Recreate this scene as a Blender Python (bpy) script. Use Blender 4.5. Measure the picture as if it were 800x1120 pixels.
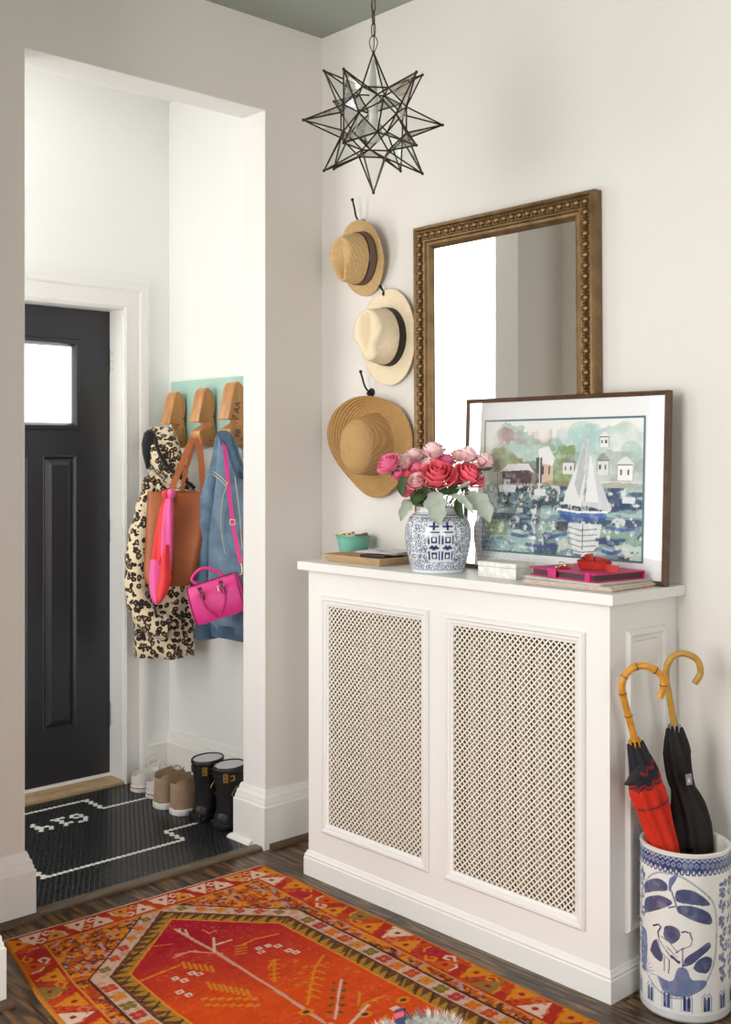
import bpy, bmesh, math, random
import numpy as np
from mathutils import Vector, Matrix

for o in list(bpy.data.objects):
    bpy.data.objects.remove(o, do_unlink=True)
scene = bpy.context.scene
COL = scene.collection
PI = math.pi
random.seed(7)

# ------------------------------------------------------------------ camera
CAM = (-2.7707, -3.2524, 1.4211)
YAW = math.radians(42.6424)
FPX, PX0, PY0 = 1233.23, 400.0, 497.97
cam_d = bpy.data.cameras.new('camera')
cam_d.sensor_fit = 'HORIZONTAL'
cam_d.sensor_width = 36.0
cam_d.lens = FPX / 800 * 36.0
cam_d.shift_x = 0.0
cam_d.shift_y = -(560 - PY0) / 800
cam_d.clip_start = 0.05
cam = bpy.data.objects.new('camera', cam_d)
cam.location = CAM
cam.rotation_euler = (PI / 2, 0, -YAW)
COL.objects.link(cam)
scene.camera = cam

FW = Vector((math.sin(YAW), math.cos(YAW), 0))
RT = Vector((math.cos(YAW), -math.sin(YAW), 0))


def at(px, py, axis, val):
    """photo pixel -> world point on the plane axis = val"""
    d = FW + RT * ((px - PX0) / FPX) - Vector((0, 0, 1)) * ((py - PY0) / FPX)
    i = 'xyz'.index(axis)
    t = (val - CAM[i]) / d[i]
    return Vector(CAM) + d * t


# ------------------------------------------------------------------ light
world = bpy.data.worlds.new('world')
scene.world = world
world.use_nodes = True
wb = world.node_tree.nodes['Background']
wb.inputs[0].default_value = (0.86, 0.93, 1.0, 1)
wb.inputs[1].default_value = 1.6


def area_light(name, loc, aim, sx, sy, power, color=(1, 1, 1)):
    l = bpy.data.lights.new(name, 'AREA')
    l.shape = 'RECTANGLE'
    l.size, l.size_y = sx, sy
    l.energy = power
    l.color = color
    o = bpy.data.objects.new(name, l)
    o.location = loc
    o.rotation_euler = (Vector(aim) - Vector(loc)).to_track_quat('-Z', 'Y').to_euler()
    COL.objects.link(o)
    return o


# daylight entering by the tall windows of the adjoining room
WINY = (-1.4, 0.45)
for wy, wp in zip(WINY, (37, 9)):
    area_light('window_daylight', (-3.56, wy, 1.55), (0, wy, 1.35), 1.3, 2.1, wp, (1.0, 0.98, 0.95))
area_light('rear_fill_light', (-2.5, -5.06, 1.6), (-1.6, 0, 1.3), 1.3, 2.0, 17, (1.0, 0.97, 0.94))  # added fill light behind the viewer, no known window there
PORCH_GLOW = 1.95          # glow of the door glass and of the added side pane

scene.view_settings.view_transform = 'Standard'
scene.view_settings.look = 'None'
scene.view_settings.gamma = 1.0
scene.view_settings.use_curve_mapping = False
scene.view_settings.exposure = 0.74

# ------------------------------------------------------------------ materials
MATS = {}


def lin(c):
    def f(v):
        v /= 255.0
        return v / 12.92 if v <= 0.04045 else ((v + 0.055) / 1.055) ** 2.4
    return tuple(f(v) for v in c)


def mat(name, rgb, rough=0.6, metal=0.0, spec=0.5, bump=0.0, bscale=200.0, var=0.0, vscale=8.0,
        sheen=0.0, coat=0.0, stretch=(1, 1, 1), emit=0.0, sss=0.0):
    """plain procedural material: colour with noise variation plus fine noise relief"""
    if name in MATS:
        return MATS[name]
    m = bpy.data.materials.new(name)
    m.use_nodes = True
    nt = m.node_tree
    b = nt.nodes['Principled BSDF']
    col = (*lin(rgb), 1)
    b.inputs['Base Color'].default_value = col
    b.inputs['Roughness'].default_value = rough
    b.inputs['Metallic'].default_value = metal
    b.inputs['Specular IOR Level'].default_value = spec
    b.inputs['Coat Weight'].default_value = coat
    b.inputs['Sheen Weight'].default_value = sheen
    if emit:
        b.inputs['Emission Color'].default_value = col
        b.inputs['Emission Strength'].default_value = emit
    if bump or var:
        tc = nt.nodes.new('ShaderNodeTexCoord')
        mp = nt.nodes.new('ShaderNodeMapping')
        mp.inputs['Scale'].default_value = stretch
        nt.links.new(tc.outputs['Object'], mp.inputs[0])
        if var:
            n = nt.nodes.new('ShaderNodeTexNoise')
            n.inputs['Scale'].default_value = vscale
            n.inputs['Detail'].default_value = 5
            nt.links.new(mp.outputs[0], n.inputs['Vector'])
            mx = nt.nodes.new('ShaderNodeMix')
            mx.data_type = 'RGBA'
            c = lin(rgb)
            mx.inputs[6].default_value = (*[max(0, v * (1 - var)) for v in c], 1)
            mx.inputs[7].default_value = (*[min(1, v * (1 + var)) for v in c], 1)
            mr = nt.nodes.new('ShaderNodeMapRange')
            mr.inputs[1].default_value = 0.3
            mr.inputs[2].default_value = 0.7
            nt.links.new(n.outputs[0], mr.inputs[0])
            nt.links.new(mr.outputs[0], mx.inputs[0])
            nt.links.new(mx.outputs[2], b.inputs['Base Color'])
        if bump:
            n2 = nt.nodes.new('ShaderNodeTexNoise')
            n2.inputs['Scale'].default_value = bscale
            n2.inputs['Detail'].default_value = 3
            nt.links.new(mp.outputs[0], n2.inputs['Vector'])
            bp = nt.nodes.new('ShaderNodeBump')
            bp.inputs['Strength'].default_value = bump
            bp.inputs['Distance'].default_value = 0.002
            nt.links.new(n2.outputs[0], bp.inputs['Height'])
            nt.links.new(bp.outputs[0], b.inputs['Normal'])
    MATS[name] = m
    return m


def mat_vcol(name, rough=0.5, spec=0.5, coat=0.0, bump=0.0, bscale=300.0, sheen=0.0):
    """colour from the mesh attribute 'Col' that the script draws itself"""
    if name in MATS:
        return MATS[name]
    m = mat(name, (200, 200, 200), rough, 0, spec, bump, bscale, sheen=sheen, coat=coat)
    nt = m.node_tree
    a = nt.nodes.new('ShaderNodeAttribute')
    a.attribute_name = 'Col'
    nt.links.new(a.outputs['Color'], nt.nodes['Principled BSDF'].inputs['Base Color'])
    return m


def mat_glass(name, tint=(1, 1, 1), refl=1.0, rough=0.0):
    """thin clear pane: transparent with a Fresnel mirror coat"""
    if name in MATS:
        return MATS[name]
    m = bpy.data.materials.new(name)
    m.use_nodes = True
    nt = m.node_tree
    nt.nodes.clear()
    out = nt.nodes.new('ShaderNodeOutputMaterial')
    t = nt.nodes.new('ShaderNodeBsdfTransparent')
    t.inputs[0].default_value = (*tint, 1)
    g = nt.nodes.new('ShaderNodeBsdfGlossy')
    g.inputs['Roughness'].default_value = rough
    fr = nt.nodes.new('ShaderNodeFresnel')
    fr.inputs[0].default_value = 1.5
    mu = nt.nodes.new('ShaderNodeMath')
    mu.operation = 'MULTIPLY'
    mu.inputs[1].default_value = refl
    mx = nt.nodes.new('ShaderNodeMixShader')
    nt.links.new(fr.outputs[0], mu.inputs[0])
    nt.links.new(mu.outputs[0], mx.inputs[0])
    nt.links.new(t.outputs[0], mx.inputs[1])
    nt.links.new(g.outputs[0], mx.inputs[2])
    nt.links.new(mx.outputs[0], out.inputs[0])
    MATS[name] = m
    return m


# ------------------------------------------------------------------ mesh helpers
class MB:
    def __init__(self):
        self.v, self.f = [], []

    def add(self, vs, fs):
        k = len(self.v)
        self.v += [tuple(p) for p in vs]
        self.f += [tuple(i + k for i in q) for q in fs]
        return self

    def box(self, x0, x1, y0, y1, z0, z1):
        return self.add([(x0, y0, z0), (x1, y0, z0), (x1, y1, z0), (x0, y1, z0),
                         (x0, y0, z1), (x1, y0, z1), (x1, y1, z1), (x0, y1, z1)],
                        [(3, 2, 1, 0), (4, 5, 6, 7), (0, 1, 5, 4), (1, 2, 6, 5), (2, 3, 7, 6), (3, 0, 4, 7)])

    def prism(self, poly, axis, a, b):
        """extrude a 2-D polygon (other two axes in xyz order) along axis from a to b"""
        n = len(poly)

        def P(p, t):
            q = list(p)
            q.insert('xyz'.index(axis), t)
            return q
        return self.add([P(p, a) for p in poly] + [P(p, b) for p in poly],
                        [tuple(range(n))[::-1], tuple(range(n, 2 * n))] +
                        [(i, (i + 1) % n, (i + 1) % n + n, i + n) for i in range(n)])

    def rings(self, rs, close=True, cap=True, capend=True):
        """loft through a list of equally long rings of points"""
        n = len(rs[0])
        vs = [p for r_ in rs for p in r_]
        fs = []
        for i in range(len(rs) - 1):
            for j in range(n if close else n - 1):
                k = (j + 1) % n
                fs.append((i * n + j, i * n + k, (i + 1) * n + k, (i + 1) * n + j))
        if cap:
            fs.append(tuple(range(n))[::-1])
        if capend and cap:
            fs.append(tuple(range((len(rs) - 1) * n, len(rs) * n)))
        return self.add(vs, fs)

    def tube(self, pts, rad, n=8, cap=True, closed=False, flat=None):
        """tube along points; rad a number or list; flat=(a,b) makes a strap of that section"""
        pts = [Vector(p) for p in pts]
        m = len(pts)
        rs = rad if isinstance(rad, (list, tuple)) else [rad] * m
        ring = []
        prev = None
        for i, p in enumerate(pts):
            if closed:
                t = pts[(i + 1) % m] - pts[i - 1]
            else:
                t = pts[min(i + 1, m - 1)] - pts[max(i - 1, 0)]
            t.normalize()
            if prev is None:
                a = Vector((0, 0, 1)) if abs(t.z) < 0.9 else Vector((1, 0, 0))
                u = (a - t * a.dot(t)).normalized()
            else:
                u = (prev - t * prev.dot(t)).normalized()
            prev = u
            w = t.cross(u)
            ring.append([p + u * (rs[i] * math.cos(2 * PI * k / n)) + w * (rs[i] * math.sin(2 * PI * k / n))
                         for k in range(n)])
        if closed:
            ring.append(ring[0])
            return self.rings(ring, cap=False)
        return self.rings(ring, cap=cap)

    def strap(self, pts, width_dirs, half_w, half_t):
        """flat band along points, width direction given per point (or one)"""
        pts = [Vector(p) for p in pts]
        m = len(pts)
        ring = []
        for i, p in enumerate(pts):
            t = (pts[min(i + 1, m - 1)] - pts[max(i - 1, 0)]).normalized()
            wd = Vector(width_dirs[i] if isinstance(width_dirs, list) else width_dirs)
            wd = (wd - t * wd.dot(t)).normalized()
            nn = t.cross(wd)
            hw = half_w[i] if isinstance(half_w, list) else half_w
            ring.append([p + wd * hw + nn * half_t, p - wd * hw + nn * half_t,
                         p - wd * hw - nn * half_t, p + wd * hw - nn * half_t])
        return self.rings(ring)

    def lathe(self, prof, c=(0, 0, 0), n=48, cap=True):
        rs = [[(c[0] + r_ * math.cos(2 * PI * k / n), c[1] + r_ * math.sin(2 * PI * k / n), c[2] + z)
               for k in range(n)] for r_, z in prof]
        return self.rings(rs, cap=cap)

    def ball(self, c, r, n=12, m=8):
        rx, ry, rz = r if isinstance(r, (tuple, list)) else (r, r, r)
        vs = [(c[0], c[1], c[2] + rz)]
        for i in range(1, m):
            a = PI * i / m
            for k in range(n):
                b = 2 * PI * k / n
                vs.append((c[0] + rx * math.sin(a) * math.cos(b), c[1] + ry * math.sin(a) * math.sin(b),
                           c[2] + rz * math.cos(a)))
        vs.append((c[0], c[1], c[2] - rz))
        fs = [(0, 1 + k, 1 + (k + 1) % n) for k in range(n)]
        for i in range(m - 2):
            for k in range(n):
                a, b = 1 + i * n + k, 1 + i * n + (k + 1) % n
                fs.append((a, a + n, b + n, b))
        L = len(vs) - 1
        fs += [(L, 1 + (m - 2) * n + (k + 1) % n, 1 + (m - 2) * n + k) for k in range(n)]
        return self.add(vs, fs)

    def grid(self, nu, nv, fn):
        vs = [fn(i / nu, j / nv) for j in range(nv + 1) for i in range(nu + 1)]
        W = nu + 1
        return self.add(vs, [(j * W + i, j * W + i + 1, (j + 1) * W + i + 1, (j + 1) * W + i)
                             for j in range(nv) for i in range(nu)])

    def xf(self, M):
        self.v = [tuple(M @ Vector(p)) for p in self.v]
        return self

    def mesh(self, name, smooth=None, bevel=0, seg=2, fix=True):
        me = bpy.data.meshes.new(name)
        me.from_pydata(self.v, [], self.f)
        if fix or bevel:
            bm = bmesh.new()
            bm.from_mesh(me)
            if fix:
                bmesh.ops.recalc_face_normals(bm, faces=bm.faces)
            if bevel:
                es = [e for e in bm.edges if len(e.link_faces) == 2 and e.calc_face_angle(0) > 0.5]
                bmesh.ops.bevel(bm, geom=es, offset=bevel, segments=seg, affect='EDGES', profile=0.5,
                                clamp_overlap=True)
            bm.to_mesh(me)
            bm.free()
        if smooth:
            for p in me.polygons:
                p.use_smooth = True
            if smooth < 180:
                me.set_sharp_from_angle(angle=math.radians(smooth))
        return me


def obj(name, geo, m, parent=None, smooth=None, bevel=0, seg=2, fix=True, loc=None, rot=None):
    me = geo.mesh(name, smooth, bevel, seg, fix) if isinstance(geo, MB) else geo
    o = bpy.data.objects.new(name, me)
    if m is not None and not me.materials:
        me.materials.append(m)
    COL.objects.link(o)
    if parent is not None:
        o.parent = parent
        if parent.type == 'EMPTY' and parent.get('world_parts'):
            o.matrix_parent_inverse = Matrix.Translation(-parent.location)
    if loc is not None:
        o.location = loc
    if rot is not None:
        o.rotation_euler = rot
    return o


def tag(o, label, cat, group=None):
    o['label'] = label
    o['category'] = cat
    if group:
        o['group'] = group
    return o


def thing(name, label, cat, loc=(0, 0, 0), group=None, rot=None, world_parts=False):
    """Empty at the base of a thing; world_parts: its parts are modelled in world coordinates"""
    o = bpy.data.objects.new(name, None)
    o.empty_display_size = 0.05
    COL.objects.link(o)
    o.location = loc
    if rot:
        o.rotation_euler = rot
    if world_parts:
        o['world_parts'] = 1
    return tag(o, label, cat, group)


def struct(name, geo, m, smooth=None, bevel=0, label=None):
    o = obj(name, geo, m, None, smooth, bevel)
    o['kind'] = 'structure'
    return o


def sweep(path, prof, closed=False):
    """sweep a profile [(offset to the left of travel, z)] along a horizontal path, mitred"""
    n = len(path)
    rs = []
    for i in range(n):
        p = Vector(path[i])
        if closed or 0 < i < n - 1:
            a = (Vector(path[i]) - Vector(path[i - 1])).normalized()
            b = (Vector(path[(i + 1) % n]) - Vector(path[i])).normalized()
        elif i == 0:
            a = b = (Vector(path[1]) - p).normalized()
        else:
            a = b = (p - Vector(path[-2])).normalized()
        na, nb = Vector((-a.y, a.x)), Vector((-b.y, b.x))
        mi = (na + nb).normalized()
        mi = mi / max(0.2, mi.dot(na))
        rs.append([(p.x + mi.x * o_, p.y + mi.y * o_, z) for o_, z in prof])
    mb = MB()
    if closed:
        rs.append(rs[0])
        return mb.rings(rs, cap=False)
    return mb.rings(rs)


def frame_sweep(y0, y1, z0, z1, prof, place):
    """moulding around a rectangle; prof = [(inward offset, height off the plane)]; place(y,z,h)->xyz"""
    rs = []
    for (y, z, sy, sz) in ((y0, z0, 1, 1), (y1, z0, -1, 1), (y1, z1, -1, -1), (y0, z1, 1, -1)):
        rs.append([place(y + sy * o_, z + sz * o_, h) for o_, h in prof])
    rs.append(rs[0])
    return MB().rings(rs, cap=False)


def smoothstep(a, b, x):
    t = min(1, max(0, (x - a) / (b - a)))
    return t * t * (3 - 2 * t)


def interp(tab, x):
    """piecewise linear with smooth easing through [(x, value)]"""
    if x <= tab[0][0]:
        return tab[0][1]
    for (a, va), (b, vb) in zip(tab, tab[1:]):
        if x <= b:
            return va + (vb - va) * (x - a) / (b - a)
    return tab[-1][1]


def spline(pts, k=8):
    """Catmull-Rom through 3-D points"""
    P = [Vector(p) for p in pts]
    P = [P[0] * 2 - P[1]] + P + [P[-1] * 2 - P[-2]]
    out = []
    for i in range(1, len(P) - 2):
        for s in range(k):
            t = s / k
            a, b, c, d = P[i - 1], P[i], P[i + 1], P[i + 2]
            out.append(0.5 * ((2 * b) + (c - a) * t + (2 * a - 5 * b + 4 * c - d) * t * t +
                              (3 * b - a - 3 * c + d) * t ** 3))
    out.append(P[-2])
    return out


# ------------------------------------------------------------------ drawing on a grid of points
class Draw:
    """a little painter: colours kept per grid point, coordinates X, Y as given"""

    def __init__(self, X, Y, bg):
        self.X, self.Y = X, Y
        self.c = np.zeros(X.shape + (3,))
        self.c[:] = lin(bg)

    def put(self, mask, rgb, a=1.0):
        m = (mask * a)[..., None] if mask.dtype != bool else None
        if m is None:
            self.c[mask] = self.c[mask] * (1 - a) + np.array(lin(rgb)) * a
        else:
            self.c = self.c * (1 - m) + np.array(lin(rgb)) * m

    def _bb(self, x0, x1, y0, y1):
        return (self.X >= x0) & (self.X <= x1) & (self.Y >= y0) & (self.Y <= y1)

    def poly(self, pts, rgb, a=1.0):
        xs = [p[0] for p in pts]
        ys = [p[1] for p in pts]
        idx = np.nonzero(self._bb(min(xs), max(xs), min(ys), max(ys)))
        x, y = self.X[idx], self.Y[idx]
        ins = np.zeros(x.shape, bool)
        n = len(pts)
        for i in range(n):
            (xa, ya), (xb, yb) = pts[i], pts[(i + 1) % n]
            if ya == yb:
                continue
            ins ^= ((ya > y) != (yb > y)) & (x < (xb - xa) * (y - ya) / (yb - ya) + xa)
        s = tuple(q[ins] for q in idx)
        self.c[s] = self.c[s] * (1 - a) + np.array(lin(rgb)) * a

    def line(self, pts, w, rgb, a=1.0):
        for (xa, ya), (xb, yb) in zip(pts, pts[1:]):
            idx = np.nonzero(self._bb(min(xa, xb) - w, max(xa, xb) + w, min(ya, yb) - w, max(ya, yb) + w))
            x, y = self.X[idx], self.Y[idx]
            L = (xb - xa) ** 2 + (yb - ya) ** 2 + 1e-12
            t = np.clip(((x - xa) * (xb - xa) + (y - ya) * (yb - ya)) / L, 0, 1)
            m = np.hypot(x - xa - t * (xb - xa), y - ya - t * (yb - ya)) < w / 2
            s = tuple(q[m] for q in idx)
            self.c[s] = self.c[s] * (1 - a) + np.array(lin(rgb)) * a

    def ell(self, cx, cy, rx, ry, rgb, a=1.0, rot=0.0):
        R = max(rx, ry)
        idx = np.nonzero(self._bb(cx - R, cx + R, cy - R, cy + R))
        x, y = self.X[idx] - cx, self.Y[idx] - cy
        ca, sa = math.cos(rot), math.sin(rot)
        m = ((x * ca + y * sa) / rx) ** 2 + ((-x * sa + y * ca) / ry) ** 2 < 1
        s = tuple(q[m] for q in idx)
        self.c[s] = self.c[s] * (1 - a) + np.array(lin(rgb)) * a

    def rect(self, x0, x1, y0, y1, rgb, a=1.0):
        m = self._bb(x0, x1, y0, y1)
        self.c[m] = self.c[m] * (1 - a) + np.array(lin(rgb)) * a


def vnoise(X, Y, scale, seed=0, octs=3):
    """value noise 0..1"""
    rng = np.random.RandomState(seed)
    T = rng.rand(64, 64)
    out = np.zeros(X.shape)
    amp, tot = 1.0, 0.0
    for o_ in range(octs):
        x, y = X * scale * 2 ** o_, Y * scale * 2 ** o_
        xi, yi = np.floor(x).astype(int), np.floor(y).astype(int)
        fx, fy = x - xi, y - yi
        fx, fy = fx * fx * (3 - 2 * fx), fy * fy * (3 - 2 * fy)
        a, b = T[xi % 64, yi % 64], T[(xi + 1) % 64, yi % 64]
        c, d = T[xi % 64, (yi + 1) % 64], T[(xi + 1) % 64, (yi + 1) % 64]
        out += amp * ((a * (1 - fx) + b * fx) * (1 - fy) + (c * (1 - fx) + d * fx) * fy)
        tot += amp
        amp *= 0.5
    return out / tot


def paint(me, cols):
    a = me.color_attributes.new('Col', 'FLOAT_COLOR', 'POINT')
    c = np.ones((len(me.vertices), 4), np.float32)
    c[:, :3] = cols.reshape(-1, 3)
    a.data.foreach_set('color', c.ravel())


def grid_mesh(name, P, closed_u=False, smooth=True):
    """P: array (nv, nu, 3) of points -> quad mesh"""
    nv, nu = P.shape[:2]
    me = bpy.data.meshes.new(name)
    j, i = np.meshgrid(np.arange(nv - 1), np.arange(nu if closed_u else nu - 1), indexing='ij')
    i2 = (i + 1) % nu
    q = np.stack([j * nu + i, j * nu + i2, (j + 1) * nu + i2, (j + 1) * nu + i], -1).reshape(-1, 4)
    me.vertices.add(nv * nu)
    me.vertices.foreach_set('co', P.reshape(-1).astype(np.float32))
    me.loops.add(q.size)
    me.loops.foreach_set('vertex_index', q.ravel().astype(np.int32))
    me.polygons.add(len(q))
    me.polygons.foreach_set('loop_start', np.arange(0, q.size, 4, dtype=np.int32))
    me.polygons.foreach_set('loop_total', np.full(len(q), 4, np.int32))
    me.update(calc_edges=True)
    if smooth:
        me.polygons.foreach_set('use_smooth', np.ones(len(q), bool))
    return me

# ================================================================== THE SETTING
H = 2.999
XL, XR, ZT, TW = -1.2, -0.267, 2.674, 0.132       # porch opening in the left wall
YB, YD = 1.046, 1.149                             # porch back wall, face of the front door
DX1, DX0 = -0.241, -1.155                         # door edges (hinge side, lock side)
STUB_X, STUB_Y = -1.51, -0.46
VX = -1.45                                        # porch left wall
NX = -3.5                                         # window wall of the adjoining room
M_WALL = mat('wall_paint', (226, 221, 214), 0.85, bump=0.12, bscale=260, var=0.015, vscale=1.5)
M_PORCH = mat('porch_paint', (240, 240, 237), 0.8, bump=0.08, bscale=260)
M_TRIM = mat('trim_paint', (236, 234, 230), 0.42, bump=0.04, bscale=60)
M_CEIL = mat('ceiling_paint', (152, 160, 149), 0.85, bump=0.1, bscale=200)

# walls
struct('wall_left', MB().prism([(-1.63, 0), (XL, 0), (XL, ZT), (XR, ZT), (XR, 0), (0, 0), (0, H), (-1.63, H)],
                               'y', 0, TW), M_WALL)
struct('wall_right', MB().box(0, 0.12, -5.1, 1.6, 0, H), M_WALL)
struct('wall_stub', MB().box(STUB_X - 0.12, STUB_X, STUB_Y, 0, 0, H), M_WALL)
struct('wall_porch_back', MB().prism([(VX - 0.12, 0), (DX0, 0), (DX0, 2.055), (DX1, 2.055), (DX1, 0), (0, 0), (0, H),
                                      (VX - 0.12, H)], 'y', YB, YB + 0.15), M_PORCH)
# the porch side of the side wall and of the partition are painted white
struct('wall_porch_right', MB().box(-0.004, 0, TW + 0.001, YB, 0, H), M_PORCH)
struct('wall_porch_partition', MB().prism([(VX, 0), (XL, 0), (XL, ZT), (XR, ZT), (XR, 0), (-0.004, 0), (-0.004, H), (VX, H)],
                                          'y', TW, TW + 0.004), M_PORCH)
struct('wall_opening_lining', MB().prism([(XL, 0), (XL + 0.003, 0), (XL + 0.003, ZT - 0.003), (XR - 0.003, ZT - 0.003),
                                          (XR - 0.003, 0), (XR, 0), (XR, ZT), (XL, ZT)], 'y', 0.0005, TW), M_TRIM)
wl = MB()
PWY0, PWY1, PWZ0, PWZ1 = 0.28, 0.96, 0.22, 2.86
wl.box(VX - 0.18, VX, TW, PWY0, 0, H).box(VX - 0.18, VX, PWY1, YB + 0.15, 0, H)
wl.box(VX - 0.18, VX, PWY0, PWY1, 0, PWZ0).box(VX - 0.18, VX, PWY0, PWY1, PWZ1, H)
struct('wall_porch_left', wl, M_PORCH)
m = bpy.data.materials.new('frosted_glow_glass')
m.use_nodes = True
nb = m.node_tree.nodes['Principled BSDF']
nb.inputs['Base Color'].default_value = (0.9, 0.93, 0.95, 1)
nb.inputs['Roughness'].default_value = 0.25
nb.inputs['Emission Color'].default_value = (1.0, 0.99, 0.97, 1)
nb.inputs['Emission Strength'].default_value = PORCH_GLOW
MATS['frosted_glow_glass'] = m
pw = MB().box(VX - 0.06, VX - 0.02, PWY0, PWY0 + 0.05, PWZ0, PWZ1).box(VX - 0.06, VX - 0.02, PWY1 - 0.05, PWY1, PWZ0, PWZ1)
pw.box(VX - 0.06, VX - 0.02, PWY0, PWY1, PWZ0, PWZ0 + 0.05).box(VX - 0.06, VX - 0.02, PWY0, PWY1, PWZ1 - 0.05, PWZ1)
w3 = struct('window_3', pw, M_TRIM)  # side window added out of view to brighten the porch
obj('frosted_pane', MB().box(VX - 0.045, VX - 0.038, PWY0 + 0.04, PWY1 - 0.04, PWZ0 + 0.04, PWZ1 - 0.04), m, w3)  # glowing pane of the added side window
# adjoining room: window wall, far wall, rear wall
ww = MB()
ys = [-5.1]
for wy in WINY:
    ys += [wy - 0.65, wy + 0.65]
ys.append(1.3)
for a, b in zip(ys[0::2], ys[1::2]):
    ww.box(NX - 0.15, NX, a, b, 0, H)
for wy in WINY:
    ww.box(NX - 0.15, NX, wy - 0.65, wy + 0.65, 0, 0.5).box(NX - 0.15, NX, wy - 0.65, wy + 0.65, 2.6, H)
struct('wall_far_left', ww, M_WALL)
struct('wall_far_back', MB().box(NX, VX - 0.18, 1.2, 1.3, 0, H), M_WALL)
rw = MB()
rw.box(NX, -3.15, -5.1, -5.0, 0, H).box(-1.85, 0, -5.1, -5.0, 0, H)
rw.box(-3.15, -1.85, -5.1, -5.0, 0, 0.6).box(-3.15, -1.85, -5.1, -5.0, 2.6, H)
struct('wall_rear', rw, M_WALL)
struct('ceiling', MB().box(NX - 0.15, 0.12, -5.1, 1.6, H, H + 0.1), M_CEIL)
struct('ceiling_porch', MB().box(VX, -0.004, TW + 0.004, YB, H - 0.004, H - 0.0002), M_PORCH)
# window frames of the adjoining room
for k, wy in enumerate(WINY):
    wf = MB()
    for a, b in ((wy - 0.65, wy - 0.59), (wy + 0.59, wy + 0.65), (wy - 0.02, wy + 0.02)):
        wf.box(NX - 0.11, NX - 0.07, a, b, 0.5, 2.6)
    for a, b in ((0.5, 0.56), (2.54, 2.6), (1.52, 1.56)):
        wf.box(NX - 0.111, NX - 0.069, wy - 0.65, wy + 0.65, a, b)
    struct('window_%d' % (k + 1), wf, M_TRIM)

# ---- wood floor: dark stained boards running beside the radiator cover
M_SUB = mat('floor_gap', (22, 15, 10), 0.8)
struct('floor_subfloor', MB().box(NX - 0.15, 0.12, -5.1, 1.6, -0.12, -0.008), M_SUB)


def wood_material(name, dark, mid, light, scale=1.0, rough=0.32):
    m = bpy.data.materials.new(name)
    m.use_nodes = True
    nt = m.node_tree
    b = nt.nodes['Principled BSDF']
    tc = nt.nodes.new('ShaderNodeTexCoord')
    oi = nt.nodes.new('ShaderNodeObjectInfo')
    ad = nt.nodes.new('ShaderNodeVectorMath')
    ad.operation = 'ADD'
    sc = nt.nodes.new('ShaderNodeVectorMath')
    sc.operation = 'SCALE'
    cb = nt.nodes.new('ShaderNodeCombineXYZ')
    nt.links.new(oi.outputs['Random'], cb.inputs[0])
    nt.links.new(oi.outputs['Random'], cb.inputs[1])
    nt.links.new(cb.outputs[0], sc.inputs[0])
    sc.inputs['Scale'].default_value = 17.0
    nt.links.new(tc.outputs['Object'], ad.inputs[0])
    nt.links.new(sc.outputs[0], ad.inputs[1])
    mp = nt.nodes.new('ShaderNodeMapping')
    mp.inputs['Scale'].default_value = (14 * scale, 1.5 * scale, 14 * scale)
    nt.links.new(ad.outputs[0], mp.inputs[0])
    nz = nt.nodes.new('ShaderNodeTexNoise')
    nz.inputs['Scale'].default_value = 1.0
    nz.inputs['Detail'].default_value = 2
    nt.links.new(mp.outputs[0], nz.inputs['Vector'])
    mm = nt.nodes.new('ShaderNodeMath')
    mm.operation = 'MULTIPLY'
    mm.inputs[1].default_value = 46
    nt.links.new(nz.outputs[0], mm.inputs[0])
    sn = nt.nodes.new('ShaderNodeMath')
    sn.operation = 'SINE'
    nt.links.new(mm.outputs[0], sn.inputs[0])
    fine = nt.nodes.new('ShaderNodeTexNoise')
    fine.inputs['Scale'].default_value = 9
    fine.inputs['Detail'].default_value = 4
    nt.links.new(mp.outputs[0], fine.inputs['Vector'])
    mul = nt.nodes.new('ShaderNodeMath')
    mul.operation = 'MULTIPLY_ADD'
    mul.inputs[1].default_value = 0.28
    nt.links.new(sn.outputs[0], mul.inputs[0])
    nt.links.new(fine.outputs[0], mul.inputs[2])
    cr = nt.nodes.new('ShaderNodeValToRGB')
    e = cr.color_ramp.elements
    e[0].position, e[0].color = 0.25, (*lin(dark), 1)
    e[1].position, e[1].color = 0.85, (*lin(light), 1)
    x = e.new(0.56)
    x.color = (*lin(mid), 1)
    nt.links.new(mul.outputs[0], cr.inputs[0])
    nt.links.new(cr.outputs[0], b.inputs['Base Color'])
    b.inputs['Roughness'].default_value = rough
    bp = nt.nodes.new('ShaderNodeBump')
    bp.inputs['Strength'].default_value = 0.25
    bp.inputs['Distance'].default_value = 0.001
    nt.links.new(mul.outputs[0], bp.inputs['Height'])
    nt.links.new(bp.outputs[0], b.inputs['Normal'])
    MATS[name] = m
    return m


M_PLANK = wood_material('dark_floor_board', (46, 32, 20), (74, 52, 32), (126, 92, 52))
fl = MB().box(NX, -2.3, -5.0, 1.2, -0.008, -0.001)
floor = struct('floor', fl, M_PLANK)
PW = 0.0958
pk = {}
for i in range(24):
    x1 = -i * PW
    y = 0.0
    cuts = [0.0 + (0.05 if x1 > -9 else 0)]
    rnd = random.Random(i)
    ycut = 0.012
    seq = [ycut]
    yy = -rnd.uniform(0.5, 1.6)
    while yy > -4.7:
        seq.append(yy)
        yy -= rnd.uniform(1.2, 1.9)
    seq.append(-5.0)
    for a, b in zip(seq, seq[1:]):
        L = a - b
        key = round(L, 3)
        g = MB().box(-PW + 0.0009, -0.0009, -L + 0.0012, -0.0012, -0.008, 0)
        obj('plank', g, M_PLANK, floor, loc=(x1, a, 0))

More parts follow.
